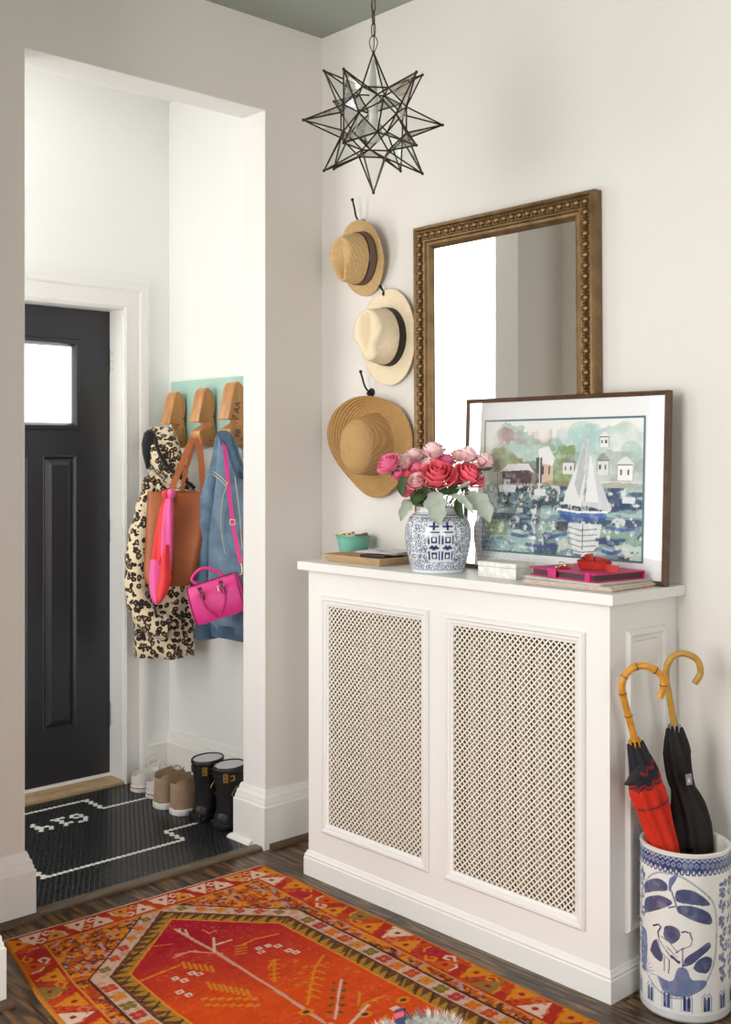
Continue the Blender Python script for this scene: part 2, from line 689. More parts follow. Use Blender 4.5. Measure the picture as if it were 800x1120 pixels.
# threshold strip between boards and tiles
M_STRIP = mat('strip_wood', (104, 88, 72), 0.45, var=0.25, vscale=12, stretch=(1, 8, 8), bump=0.1, bscale=80)
o = struct('threshold_strip', MB().prism([(-0.018, 0), (-0.018, 0.008), (-0.012, 0.013), (0.022, 0.013), (0.028, 0.006), (0.028, 0)],
                                         'x', XL + 0.03, XR - 0.03), M_STRIP)

# ---- porch floor: hexagon mosaic
M_GROUT = mat('grout', (30, 30, 32), 0.9)
tile_floor = struct('floor_porch', MB().box(VX, 0, 0.026, YD + 0.05, -0.008, 0.0005), M_GROUT)
TS = 0.0205                       # flat-to-flat pitch
RH = TS * 0.46 / math.cos(PI / 6)


def near_line(p, pts, w):
    for a, b in zip(pts, pts[1:]):
        a, b, q = Vector(a), Vector(b), Vector(p)
        d = b - a
        t = min(1, max(0, (q - a).dot(d) / d.length_squared))
        if (a + d * t - q).length < w:
            return True
    return False


# white line of the border, stepped in at its corners
border = [(-1.30, 0.94), (-0.47, 0.94), (-0.47, 0.80), (-0.2, 0.80), (-0.2, 0.40), (-0.44, 0.40), (-0.44, 0.262),
          (-1.0, 0.262), (-1.0, 0.40), (-1.20, 0.40), (-1.20, 0.80), (-1.30, 0.80)]
border = [(-0.98, 0.935), (-0.475, 0.935), (-0.475, 0.80), (-0.16, 0.80), (-0.16, 0.395), (-0.44, 0.395), (-0.44, 0.262),
          (-1.0, 0.262), (-1.0, 0.395), (-1.3, 0.395), (-1.3, 0.80), (-0.98, 0.80), (-0.98, 0.935)]
# numerals: read by someone coming in at the front door
GLY = {'6': [(1, 2), (.5,), (0,), (.5, 1.5), (0, 2), (.5, 1.5)],
       '1': [(1,), (-.5, .5), (1,), (.5,), (1,), (-.5, .5, 1.5)],
       '4': [(0, 2), (-.5, 1.5), (0, 1, 2), (1.5,), (2,), (1.5,)]}
white_pts = []
ROWH = TS * math.sqrt(3) / 2
tiles_b, tiles_w = MB(), MB()
ny = int((YD - 0.03) / ROWH) + 1
# text runs towards -x, its top towards -y (seen from the door); odd rows sit half a tile over
num = {(rr, (0, 4, 8)[k] + c) for k, ch in enumerate('614') for rr, row in enumerate(GLY[ch]) for c in row}
X0N, J0N = -0.008 - 28 * TS, 2 * round((0.705 - 0.036) / ROWH / 2)
for j in range(ny + 1):
    y = 0.036 + j * ROWH
    if y > YD + 0.03:
        break
    off = 0.5 if j % 2 else 0.0
    for i in range(int(-VX / TS) + 2):
        x = -0.008 - (i + off) * TS
        if x < VX:
            continue
        white = near_line((x, y), border, TS * 0.5)
        # numerals
        if (j - J0N, round((X0N - x) / TS * 2) / 2) in num:
            white = True
        mb = tiles_w if white else tiles_b
        ring0 = [(x + RH * math.sin(PI / 3 * k), y + RH * math.cos(PI / 3 * k), 0.0005) for k in range(6)]
        ring1 = [(x + RH * 0.86 * math.sin(PI / 3 * k), y + RH * 0.86 * math.cos(PI / 3 * k), 0.0024) for k in range(6)]
        mb.add(ring0 + ring1, [tuple(range(6, 12))[::-1]] + [(k, (k + 1) % 6, (k + 1) % 6 + 6, k + 6) for k in range(6)])
M_TB = mat('black_tile', (26, 27, 30), 0.3, var=0.25, vscale=30)
M_TW = mat('white_tile', (226, 224, 218), 0.35)
o = obj('black_hexagon_tiles', tiles_b, M_TB, tile_floor)
o['kind'] = 'stuff'
o = obj('white_hexagon_tiles', tiles_w, M_TW, tile_floor)
o['kind'] = 'stuff'
o['label'] = 'white mosaic border line and house number 614'

# ---- baseboards (profile: offset out of the wall, height)
BP = [(0, 0), (0.027, 0), (0.027, 0.150), (0.0225, 0.156), (0.0225, 0.163), (0.019, 0.170), (0.018, 0.181), (0.012, 0.188),
      (0.011, 0.196), (0.006, 0.2075), (0, 0.2075)]
BPL = [(-a, z) for a, z in BP]
bb = sweep([(-0.126, YB), (-0.004, YB), (-0.004, TW + 0.004), (XR, TW + 0.004), (XR, 0), (-0.002, 0)], [(-a, z) for a, z in BP])
struct('baseboard_right', bb, M_TRIM, smooth=35)
bb = sweep([(STUB_X - 0.12, STUB_Y + 0.05), (STUB_X - 0.12, STUB_Y), (STUB_X, STUB_Y), (STUB_X, 0), (XL, 0), (XL, TW + 0.004), (VX, TW + 0.004), (VX, YB)],
           [(-a, z) for a, z in BP])
struct('baseboard_left', bb, M_TRIM, smooth=35)
SH = [(0.027, 0), (0.045, 0), (0.0445, 0.006), (0.041, 0.013), (0.035, 0.018), (0.027, 0.020)]
M_SHOE = mat('shoe_wood', (84, 64, 46), 0.5, var=0.25, vscale=20)
struct('trim_1', sweep([(XR - 0.004, 0), (-0.002, 0)], [(-a, z) for a, z in SH]), M_SHOE, smooth=50)
struct('trim_2', sweep([(STUB_X - 0.12, STUB_Y), (STUB_X, STUB_Y), (STUB_X, 0), (XL + 0.036, 0)], [(-a, z) for a, z in SH]), M_SHOE, smooth=50)
struct('trim_3', sweep([(-0.004, YB), (-0.004, TW + 0.004), (XR, TW + 0.004), (XR, 0.045)],
                       [(-a, z) for a, z in SH]), M_TRIM, smooth=50)

# ---- door casing
CP = [(0, 0), (0, 0.016), (0.01, 0.02), (0.02, 0.016), (0.075, 0.014), (0.085, 0.022), (0.1, 0.026), (0.115, 0.026), (0.115, 0)]


def casing_profile(path3):
    pass


cs = MB()
rs = []
for (x, z, mx, mz) in ((DX1, 0, 1, 0), (DX1, 2.055, 1, 1), (DX0, 2.055, -1, 1), (DX0, 0, -1, 0)):
    rs.append([(x + mx * a, YB - h, z + mz * a) for a, h in CP])
cs.rings(rs)
struct('trim_4', cs, M_TRIM, smooth=30)
# jamb lining with its stop
jb = MB()
jb.box(DX1 - 0.004, DX1 + 0.002, YB - 0.002, YD - 0.001, 0.02, 2.055).box(DX0 - 0.002, DX0 + 0.004, YB - 0.002, YD - 0.001, 0.02, 2.055)
jb.box(DX0, DX1, YB - 0.002, YD - 0.001, 2.051, 2.057)
struct('trim_5', jb, M_TRIM)
M_SILL = mat('sill_wood', (176, 150, 112), 0.5, var=0.12, vscale=30)
struct('trim_6', MB().prism([(YB - 0.015, 0), (YB - 0.015, 0.012), (YB + 0.02, 0.02), (YB + 0.145, 0.02), (YB + 0.145, 0)], 'x', DX0, DX1), M_SILL)
struct('trim_7', MB().box(DX0, DX1, YD - 0.012, YD + 0.002, 0.02, 0.03), M_TRIM)

# ---- front door: black, glazed at the top, three raised panels below
M_DOOR = mat('black_door_paint', (40, 40, 44), 0.34, bump=0.05, bscale=90)
door = bpy.data.objects.new('door_1', None)
COL.objects.link(door)
door.location = (DX1, YD, 0.03)
door['kind'] = 'structure'
door['world_parts'] = 1
ZD0, ZD1 = 0.031, 2.05
pxs = [(-0.56, -0.404), (-0.782, -0.626), (-1.004, -0.848)]
WX0, WX1, WZ0, WZ1 = -0.992, -0.4166, 1.556, 1.89
leaf = MB()
# stiles, rails and muntins around the panels and the light
leaf.box(DX0 + 0.002, WX0 - 0.012, YD, YD + 0.044, ZD0, ZD1).box(WX1 + 0.012, DX1 - 0.002, YD, YD + 0.044, ZD0, ZD1)
leaf.box(WX0 - 0.012, WX1 + 0.012, YD, YD + 0.044, WZ1, ZD1).box(WX0 - 0.012, WX1 + 0.012, YD, YD + 0.044, 1.42, WZ0)
leaf.box(WX0 - 0.012, WX1 + 0.012, YD, YD + 0.044, ZD0, 0.256)
for a, b in ((-0.626, -0.56), (-0.848, -0.782)):
    leaf.box(a, b, YD, YD + 0.044, 0.256, 1.42)
leaf.box(WX0 - 0.012, -1.004 + 0.0, YD, YD + 0.044, 0.256, 1.42)
obj('leaf', leaf, M_DOOR, door)
for a, b in pxs:
    pn = MB()
    a, b = max(a, WX0 - 0.012), b
    pl = lambda x, z, h: (x, YD + 0.012 - h, z)
    R = []
    for off, h in ((0, 0.012), (0.004, 0.014), (0.010, 0.006), (0.014, 0.0), (0.040, 0.012), (0.042, 0.012)):
        R.append([pl(a + off, 0.256 + off, h), pl(b - off, 0.256 + off, h), pl(b - off, 1.42 - off, h), pl(a + off, 1.42 - off, h)])
    pn.rings(R, cap=False)
    pn.add(R[-1], [(0, 1, 2, 3)])
    obj('panel', pn, M_DOOR, door)
gl = frame_sweep(WX0 - 0.028, WX1 + 0.028, WZ0 - 0.028, WZ1 + 0.028,
                 [(0, 0), (0.004, 0.008), (0.02, 0.010), (0.028, 0.0), (0.034, -0.02)], lambda x, z, h: (x, YD - h, z))
obj('glazing_bead', gl, M_DOOR, door, smooth=30)
m = MATS['frosted_glow_glass']
obj('frosted_pane', MB().box(WX0 - 0.012, WX1 + 0.012, YD + 0.016, YD + 0.022, WZ0 - 0.012, WZ1 + 0.012), m, door)
M_STEEL = mat('brushed_steel', (176, 174, 168), 0.38, 0.9)
for z in (1.834, 1.09, 0.288):
    hg = MB().box(DX1 - 0.0015, DX1 + 0.003, YD - 0.028, YD + 0.0, z - 0.05, z + 0.05)
    hg.tube([(DX1, YD - 0.006, z - 0.052), (DX1, YD - 0.006, z + 0.052)], 0.007, 10)
    h_ = obj('hinge', hg, M_STEEL, door, smooth=40)
    sc = MB()
    for dz in (-0.034, 0, 0.034):
        sc.ball((DX1 - 0.002, YD - 0.02, z + dz), 0.0035, 8, 5)
    obj('screw', sc, mat('dark_screw', (90, 84, 76), 0.5, 0.6), h_)
kb = MB().tube([(DX0 + 0.07, YD, 1.0), (DX0 + 0.07, YD - 0.04, 1.0)], 0.012, 10)
kb.ball((DX0 + 0.07, YD - 0.055, 1.0), 0.028)
obj('door_knob', kb, M_STEEL, door, smooth=40)

# unseen lamp added to brighten the porch (above the head of the opening)
lamp = thing('porch_fill_lamp', 'added round white ceiling lamp brightening the porch, unseen above the opening', 'lamp', (-0.75, 0.6, H - 0.004))
obj('base', MB().lathe([(0.02, 0), (0.15, 0), (0.15, -0.03), (0.02, -0.03)], n=40), M_TRIM, lamp, smooth=30)
lm = bpy.data.materials.new('fill_lamp_glass')
lm.use_nodes = True
q = lm.node_tree.nodes['Principled BSDF']
q.inputs['Base Color'].default_value = (1, 1, 1, 1)
q.inputs['Emission Color'].default_value = (1, 0.97, 0.93, 1)
q.inputs['Emission Strength'].default_value = 2.2
obj('fill_lamp_shade', MB().lathe([(0.14, -0.03), (0.138, -0.05), (0.11, -0.08), (0.06, -0.096), (0.001, -0.1)], n=40), lm, lamp, smooth=60)

# ================================================================== RADIATOR COVER
CD, CY1, CY2, CH = -0.3186, -0.3046, -1.5275, 1.062
M_CAB = mat('cover_paint', (231, 229, 225), 0.42, bump=0.04, bscale=70)
M_GRILLE = mat('grille_paint', (236, 228, 212), 0.5)
cover = thing('radiator_cover', 'white panelled radiator cover with two lattice grilles standing against the right wall', 'radiator cover',
              (CD / 2, (CY1 + CY2) / 2, 0), world_parts=True)
GR = [(-0.377, -0.876), (-0.9405, -1.452)]          # outer edges of the two grille mouldings
GZ0, GZ1 = 0.160, 0.952
WF = 0.034                                          # moulding width
ZC = CH - 0.0287
body = MB()
TH = 0.02
y_edges = [CY1, GR[0][0] - 0.02, GR[0][1] + 0.02, GR[1][0] - 0.02, GR[1][1] + 0.02, CY2]
for a, b in ((y_edges[1], y_edges[0]), (y_edges[3], y_edges[2]), (y_edges[5], y_edges[4])):
    body.box(CD, CD + TH, a, b, 0.0, ZC)
for a, b in ((y_edges[2], y_edges[1]), (y_edges[4], y_edges[3])):
    body.box(CD, CD + TH, a, b, 0.0, GZ0 + 0.02).box(CD, CD + TH, a, b, GZ1 - 0.02, ZC)
body.box(CD + TH, -0.001, CY1 - TH, CY1, 0.0, ZC).box(CD + TH, -0.001, CY2, CY2 + TH, 0.0, ZC)
obj('body', body, M_CAB, cover)
obj('top', MB().box(CD - 0.0278, -0.001, CY2 - 0.0278, CY1 + 0.0278, ZC, CH), M_CAB, cover, bevel=0.002)
PP = [(0, 0), (0.012, 0), (0.012, 0.058), (0.0095, 0.062), (0.0105, 0.068), (0.006, 0.074), (0.005, 0.079), (0, 0.083)]
obj('plinth', sweep([(-0.001, CY1), (CD, CY1), (CD, CY2), (-0.001, CY2)], [(-a, z) for a, z in PP][::1]) if False else
    sweep([(-0.001, CY2), (CD, CY2), (CD, CY1), (-0.001, CY1)], [(a, z) for a, z in PP]), M_CAB, cover, smooth=30)
FPROF = [(0, 0), (0, 0.006), (0.006, 0.0125), (0.013, 0.0125), (0.017, 0.008), (0.024, 0.007), (0.028, 0.0035), (0.034, 0.002), (0.034, -0.006)]
SP = 0.0192
for (ya, yb) in GR:
    fm = frame_sweep(yb, ya, GZ0, GZ1, FPROF, lambda y, z, h: (CD - h, y, z))
    g_ = obj('grille_moulding', fm, M_CAB, cover, smooth=30)
    # diagonal lattice
    la = MB()
    y0, y1, z0, z1 = yb + 0.026, ya - 0.026, GZ0 + 0.026, GZ1 - 0.026
    bw, bt = 0.0021, 0.0011
    for sgn in (1, -1):
        k0 = int(((z0 - (y1 if sgn > 0 else -y0)) / SP)) - 2
        c = -4.0
        n_ = int(8.0 / SP)
        for k in range(n_):
            c = -4.0 + k * SP
            # line z = sgn*y + c clipped to the rectangle
            pts = []
            lo, hi = y0, y1
            ya_, yb_ = ((z0 - c) * sgn, (z1 - c) * sgn)
            lo, hi = max(lo, min(ya_, yb_)), min(hi, max(ya_, yb_))
            if hi - lo < 0.004:
                continue
            x = CD + 0.002 + (0.0012 if sgn > 0 else -0.0012)
            dy, dz = bw * 0.7071, -sgn * bw * 0.7071
            A, B = (lo, sgn * lo + c), (hi, sgn * hi + c)
            V8 = []
            for (p, q) in (A, B):
                for s in (1, -1):
                    for t in (-1, 1):
                        V8.append((x + t * bt, p + s * dy, q + s * dz))
            la.add(V8, [(0, 1, 3, 2), (4, 6, 7, 5), (0, 4, 5, 1), (2, 3, 7, 6), (0, 2, 6, 4), (1, 5, 7, 3)])
    l_ = obj('lattice_grille', la, M_GRILLE, g_, fix=False)
    l_['kind'] = 'stuff'
# raised panel moulding on the visible end
sm = frame_sweep(-0.249, -0.064, 0.160, 0.957, [(0, 0), (0, 0.005), (0.006, 0.012), (0.014, 0.012), (0.02, 0.006), (0.030, 0.004), (0.034, 0)],
                 lambda x, z, h: (x, CY2 - h, z))
obj('end_moulding', sm, M_CAB, cover, smooth=30)

# radiator inside
rad = thing('radiator', 'old cream cast iron radiator behind the lattice grilles of the white cover', 'radiator', (-0.15, -0.9, 0), world_parts=True)
M_RAD = mat('radiator_paint', (158, 146, 126), 0.5, bump=0.2, bscale=60)
sec = MB()
for x in (-0.235, -0.175, -0.115):
    sec.tube([(x, 0, 0.12), (x, 0, 0.86)], 0.027, 10)
for z in (0.12, 0.86):
    sec.tube([(-0.25, 0, z), (-0.235, 0, z), (-0.115, 0, z), (-0.10, 0, z)], [0.012, 0.028, 0.028, 0.012], 10)
for x in (-0.235, -0.115):
    sec.tube([(x, 0, 0.0), (x, 0, 0.1)], [0.016, 0.011], 8)
for z in (0.12, 0.86):
    sec.tube([(-0.175, -0.032, z), (-0.175, 0.032, z)], 0.024, 10)
sme = sec.mesh('section', 50)
sme.materials.append(M_RAD)
for k in range(15):
    o = obj('section', sme, M_RAD, rad)
    o.location = (0, -0.535 - 0.0645 * k, 0)

# ================================================================== MIRROR
M_GOLD = mat('antique_gilt', (126, 100, 68), 0.36, 0.75, bump=0.25, bscale=120, var=0.25, vscale=25)
M_GILTDARK = mat('antique_gilt_dark', (92, 70, 42), 0.45, 0.7, bump=0.3, bscale=90, var=0.25, vscale=30)
mirror = thing('mirror', 'tall wall mirror in a beaded antique gilt frame behind the leaning painting', 'mirror',
               (-0.02, -0.91, CH))
mirror.rotation_euler = (math.radians(-0.45), 0, 0)
# parts in the mirror's own axes: y across (centre 0), z up from its base, x out of the wall is -x
MW, MH = 0.748, 1.138
h2 = MW / 2
PRF = [(0, -0.018), (0, 0.018), (0.005, 0.025), (0.012, 0.026), (0.018, 0.018), (0.044, 0.016), (0.049, 0.021), (0.054, 0.021),
       (0.058, 0.014), (0.066, 0.012), (0.070, 0.015), (0.074, 0.012), (0.082, -0.001), (0.082, -0.018)]
pm = lambda y, z, h: (-h, y, z)
obj('frame', frame_sweep(-h2, h2, 0.004, MH, PRF, pm), M_GOLD, mirror, smooth=35)
mm_ = bpy.data.materials.new('mirror_silver')
mm_.use_nodes = True
q = mm_.node_tree.nodes['Principled BSDF']
q.inputs['Metallic'].default_value = 1.0
q.inputs['Roughness'].default_value = 0.015
q.inputs['Base Color'].default_value = (0.80, 0.81, 0.79, 1)
MATS['mirror_silver'] = mm_
obj('mirror_glass', MB().box(-0.002, 0.004, -h2 + 0.07, h2 - 0.07, 0.07, MH - 0.066), mm_, mirror)
bead = MB().ball((0, 0, 0), (0.010, 0.0115, 0.0115), 12, 8).mesh('bead', 60)
bead.materials.append(M_GOLD)
dart = MB()
q4 = [(0, 0.0055, 0), (0.0, 0, 0.015), (0, -0.0055, 0), (0, 0, -0.015)]
dart.add([(-0.007, 0, 0)] + q4, [(0, 1, 2), (0, 2, 3), (0, 3, 4), (0, 4, 1)])
dartm = dart.mesh('dart')
dartm.materials.append(M_GOLD)
RB = 0.031
nt_, ns_ = 23, 35


def put(me, name, y, z, r=0):
    o = obj(name, me, None, mirror)
    o.location = (-0.019, y, z)
    o.rotation_euler = (r, 0, 0)


for k in range(nt_):
    y = -h2 + RB + (MW - 2 * RB) * k / (nt_ - 1)
    put(bead, 'bead', y, MH - RB)
    if k < nt_ - 1:
        put(dartm, 'dart', y + (MW - 2 * RB) / (nt_ - 1) / 2, MH - RB)
for s in (1, -1):
    for k in range(1, ns_):
        z = MH - RB - (MH - 2 * RB) * k / (ns_ - 1)
        put(bead, 'bead', s * (h2 - RB), z)
        put(dartm, 'dart', s * (h2 - RB), z + (MH - 2 * RB) / (ns_ - 1) / 2, PI / 2)

# ================================================================== PAINTING leaning on the mirror
pic = thing('framed_painting', 'framed watercolour of a sailing boat in a harbour leaning on the gilt mirror', 'painting', (-0.088, -1.176, CH + 0.0003))
pic.rotation_euler = (0, math.radians(2.0), 0)
PWD, PHT = 0.744, 0.538
p2_ = PWD / 2
M_FR = mat('walnut_frame', (92, 66, 48), 0.4, 0.1, var=0.25, vscale=40)
FRP = [(0, -0.016), (0, 0.004), (0.003, 0.008), (0.006, 0.006), (0.009, 0.008), (0.012, 0.005), (0.0135, 0.0), (0.0135, -0.008)]
obj('frame', frame_sweep(-p2_, p2_, 0, PHT, FRP, pm), M_FR, pic, smooth=35)
obj('backing', MB().box(0.006, 0.014, -p2_ + 0.006, p2_ - 0.006, 0.006, PHT - 0.006), mat('backing_board', (120, 100, 76), 0.9), pic)
obj('mat_board', MB().box(0.002, 0.0055, -p2_ + 0.008, p2_ - 0.008, 0.008, PHT - 0.008), mat('mat_board', (238, 238, 238), 0.8), pic)
# watercolour, drawn on a fine grid; image coordinates u right 0..1, v up 0..1
NU, NV = 330, 236
U, V = np.meshgrid(np.linspace(0, 1, NU), np.linspace(0, 1, NV))
AS = 0.588 / 0.400
D = Draw(U * AS, V, (236, 236, 230))
n1, n2, n3 = vnoise(U * AS, V, 4, 1, 4), vnoise(U * AS, V, 9, 2, 4), vnoise(U * AS, V * 3.2, 5, 3, 4)
nf = vnoise(U * AS, V, 26, 5, 3)
wob = (n2 - .5) * .10 + (nf - .5) * .05
Uu, Vv = U, V
# washes of the hills
hill = 0.80 + 0.08 * np.sin(Uu * 9) + wob
D.put(((Vv < hill + 0.08) & (Vv > 0.5) & (Uu > 0.05)).astype(float) * np.clip(n1 * 1.6 - 0.2, 0, 1), (150, 190, 180), 0.75)
D.put(((Vv > 0.82 + wob) & (Vv < 0.93 + wob) & (Uu < 0.45) & (Uu > 0.08)).astype(float) * np.clip(n2 * 2 - 0.5, 0, 1), (168, 104, 112), 0.85)
D.put(((Vv > 0.62) & (Vv < 0.95 + wob) & (Uu > 0.48)).astype(float) * np.clip(n1 * 1.7 - 0.35, 0, 1), (160, 196, 192), 0.8)
D.put(((Vv > 0.55) & (Vv < 0.76 + wob) & (Uu > 0.60)).astype(float) * np.clip(n2 * 1.7 - 0.3, 0, 1), (150, 158, 154), 0.75)
D.put(((Vv > 0.5) & (Vv < 0.73 + 0.08 * np.sin(Uu * 14) + wob) & (Uu > 0.03) & (Uu < 0.6)).astype(float) * np.clip(n2 * 2.2 - 0.3, 0, 1), (122, 146, 70), 0.85)
D.put(((Vv > 0.5) & (Vv < 0.66 + wob) & (Uu < 0.2)).astype(float) * np.clip(nf * 2 - 0.5, 0, 1), (120, 110, 78), 0.7)
D.put(((Vv > 0.52) & (Vv < 0.70 + wob) & (Uu > 0.28) & (Uu < 0.36)).astype(float), (70, 104, 86), 0.6)
for cx, cy, rr, c in ((0.47, 0.82, 0.05, (120, 160, 150)), (0.52, 0.79, 0.03, (110, 140, 60)), (0.44, 0.79, 0.035, (128, 158, 80)), (0.2, 0.8, 0.05, (160, 206, 196)),
                      (0.64, 0.9, 0.09, (158, 204, 198)), (0.75, 0.86, 0.06, (176, 210, 206)), (0.93, 0.78, 0.06, (160, 190, 180))):
    D.ell(cx * AS, cy, rr * AS, rr, c, 0.5)


def house(x, y, w, h, wall, roof, win=(60, 62, 70)):
    x, w = x * AS, w * AS
    D.rect(x - w / 2, x + w / 2, y, y + h, wall)
    D.poly([(x - w * .62, y + h), (x + w * .62, y + h), (x + w * .1, y + h * 1.55), (x - w * .15, y + h * 1.5)], roof)
    D.line([(x - w / 2, y), (x - w / 2, y + h), (x + w / 2, y + h), (x + w / 2, y)], 0.006, (120, 116, 116))
    for a in (-.25, .2):
        D.rect(x + a * w - .008, x + a * w + .008, y + h * .35, y + h * .7, win)


house(0.56, 0.60, 0.075, 0.085, (226, 226, 220), (128, 132, 130))
house(0.77, 0.60, 0.07, 0.10, (220, 222, 220), (150, 150, 148))
house(0.90, 0.56, 0.09, 0.11, (238, 238, 236), (224, 226, 226))
house(0.775, 0.80, 0.055, 0.07, (236, 236, 234), (230, 230, 230))
house(0.42, 0.53, 0.09, 0.18, (214, 190, 166), (236, 236, 234))
D.poly([(0.36 * AS, 0.78), (0.40 * AS, 0.80), (0.47 * AS, 0.70), (0.46 * AS, 0.66), (0.38 * AS, 0.68)], (238, 238, 236))
D.rect(0.35 * AS, 0.39 * AS, 0.53, 0.72, (60, 76, 82))
# boat house
D.poly([(0.12 * AS, 0.52), (0.32 * AS, 0.52), (0.33 * AS, 0.63), (0.12 * AS, 0.615)], (74, 78, 84))
D.poly([(0.11 * AS, 0.612), (0.16 * AS, 0.67), (0.30 * AS, 0.675), (0.345 * AS, 0.60), (0.30 * AS, 0.625)], (226, 228, 228))
for k in range(9):
    D.line([((.14 + .021 * k) * AS, .47), ((.14 + .021 * k) * AS, .55)], .006, (56, 48, 52))
D.put(((Vv > 0.49) & (Vv < 0.54 + wob * .3) & (Uu > 0.34)).astype(float), (128, 96, 78), 0.5)
# water
wat = (Vv < 0.505 + wob * 0.25)
D.put(wat.astype(float), (84, 124, 136), 0.85)
D.put((wat & (n3 > 0.56)).astype(float), (30, 58, 92), 0.85)
D.put((wat & (n3 < 0.42)).astype(float), (168, 198, 190), 0.85)
D.put((wat & (Vv < 0.22 + wob) & (n2 > 0.5)).astype(float), (142, 176, 150), 0.7)
D.put((wat & (Vv > 0.33) & (Uu < 0.5) & (nf > 0.45)).astype(float), (34, 52, 66), 0.75)
D.put((wat & (Vv > 0.12) & (Vv < 0.24) & (Uu < 0.17)).astype(float), (138, 152, 58), 0.75)
D.put((wat & (Vv > 0.36) & (Uu > 0.8) & (n3 > 0.45)).astype(float), (24, 60, 100), 0.8)
D.put((wat & (nf > 0.66)).astype(float), (228, 234, 230), 0.7)
D.put(((Vv < 0.10 + wob) & (n2 > 0.48)).astype(float), (206, 218, 206), 0.7)
# moored boats
for x, y, w in ((0.16, 0.475, 0.13), (0.38, 0.45, 0.08)):
    D.poly([((x - w / 2) * AS, y + .03), ((x + w / 2) * AS, y + .035), ((x + w * .4) * AS, y - .02), ((x - w * .42) * AS, y - .02)], (228, 230, 232))
    D.rect((x - w * .2) * AS, (x + w * .15) * AS, y + .03, y + .075, (200, 204, 208))
    for a in (-.12, 0, .08):
        D.rect((x + a * w * 2) * AS - .007, (x + a * w * 2) * AS + .007, y + .04, y + .058, (60, 60, 70))
D.line([(.375 * AS, .46), (.375 * AS, .75)], .009, (236, 236, 236))
D.line([(.375 * AS, .40), (.37 * AS, .20)], .04, (50, 62, 76), .7)
D.rect(.885 * AS, .96 * AS, .40, .445, (226, 230, 232), .9)
# sailing boat
D.poly([(.495 * AS, .335), (.62 * AS, .315), (.79 * AS, .325), (.80 * AS, .29), (.76 * AS, .255), (.56 * AS, .25), (.515 * AS, .27)], (62, 112, 176))
D.poly([(.51 * AS, .30), (.79 * AS, .285), (.76 * AS, .255), (.56 * AS, .25)], (34, 70, 128), .7)
D.line([(.495 * AS, .34), (.62 * AS, .322), (.80 * AS, .33)], .016, (238, 240, 240))
for k in range(12):
    D.ell((.53 + .021 * k) * AS, .355 + .012 * math.sin(k * 2.1), .012, .014, (52, 58, 56))
D.line([(.655 * AS, .36), (.675 * AS, .92)], .010, (210, 206, 200))
D.poly([(.675 * AS, .93), (.665 * AS, .60), (.645 * AS, .36), (.53 * AS, .38), (.545 * AS, .46), (.61 * AS, .66)], (226, 228, 228))
D.poly([(.675 * AS, .93), (.66 * AS, .60), (.63 * AS, .42), (.60 * AS, .52), (.625 * AS, .70)], (176, 178, 182), .8)
D.poly([(.685 * AS, .76), (.70 * AS, .73), (.82 * AS, .36), (.80 * AS, .335), (.66 * AS, .375), (.675 * AS, .55)], (206, 208, 210))
D.poly([(.69 * AS, .74), (.70 * AS, .72), (.75 * AS, .40), (.67 * AS, .40), (.68 * AS, .55)], (236, 238, 238), .8)
# its reflection
D.poly([(.56 * AS, .24), (.77 * AS, .24), (.75 * AS, .08), (.68 * AS, .01), (.60 * AS, .02)], (226, 230, 226), .85)
for k in range(5):
    D.line([(.57 * AS, .21 - .04 * k), (.64 * AS, .19 - .04 * k), (.74 * AS, .205 - .04 * k)], .009, (80, 110, 118), .8)
D.line([(.655 * AS, .24), (.655 * AS, .05)], .006, (60, 80, 90))
D.poly([(.50 * AS, .25), (.57 * AS, .25), (.56 * AS, .17), (.49 * AS, .19)], (52, 56, 70), .85)
for x0, y0, x1, c in ((.3, .06, .5, (36, 66, 128)), (.42, .15, .56, (44, 86, 150)), (.74, .13, .9, (34, 62, 120)), (.78, .05, .88, (40, 80, 150)), (.2, .13, .34, (40, 66, 110)),
                      (.8, .22, .98, (52, 92, 150)), (.1, .28, .25, (44, 70, 84))):
    D.line([(x0 * AS, y0), ((x0 + x1) / 2 * AS, y0 - .012), (x1 * AS, y0 + .01)], .026, c, .85)
D.put(np.clip((nf - .5) * 2, 0, 1), (250, 250, 246), 0.35)
PY0_, PY1_, PZ0_, PZ1_ = -p2_ + 0.083, -p2_ + 0.667, 0.064, 0.464     # right edge .. left edge (y decreases to the right)
PL, PR_ = p2_ - 0.081, -p2_ + 0.081
Pg = np.zeros((NV, NU, 3))
Pg[..., 0] = 0.0008
Pg[..., 1] = PL + (PR_ - PL) * U
Pg[..., 2] = PZ0_ + (PZ1_ - PZ0_) * V
me = grid_mesh('watercolour', Pg)
paint(me, D.c)
obj('watercolour', me, mat_vcol('watercolour_paper', 0.85), pic)
obj('mat_line', frame_sweep(PR_ - 0.006, PL + 0.006, PZ0_ - 0.006, PZ1_ + 0.006, [(0, 0.0), (0, -0.0006 + 0.0), (0.006, -0.0006), (0.006, 0.0)],
                            lambda y, z, h: (0.0014 + h, y, z)), mat('mat_line', (74, 112, 124), 0.8), pic)
obj('glass', MB().add([(-0.0018, -p2_ + 0.01, 0.01), (-0.0018, p2_ - 0.01, 0.01), (-0.0018, p2_ - 0.01, PHT - 0.01), (-0.0018, -p2_ + 0.01, PHT - 0.01)],
                      [(0, 1, 2, 3)]), mat_glass('picture_glass', refl=1.0), pic)

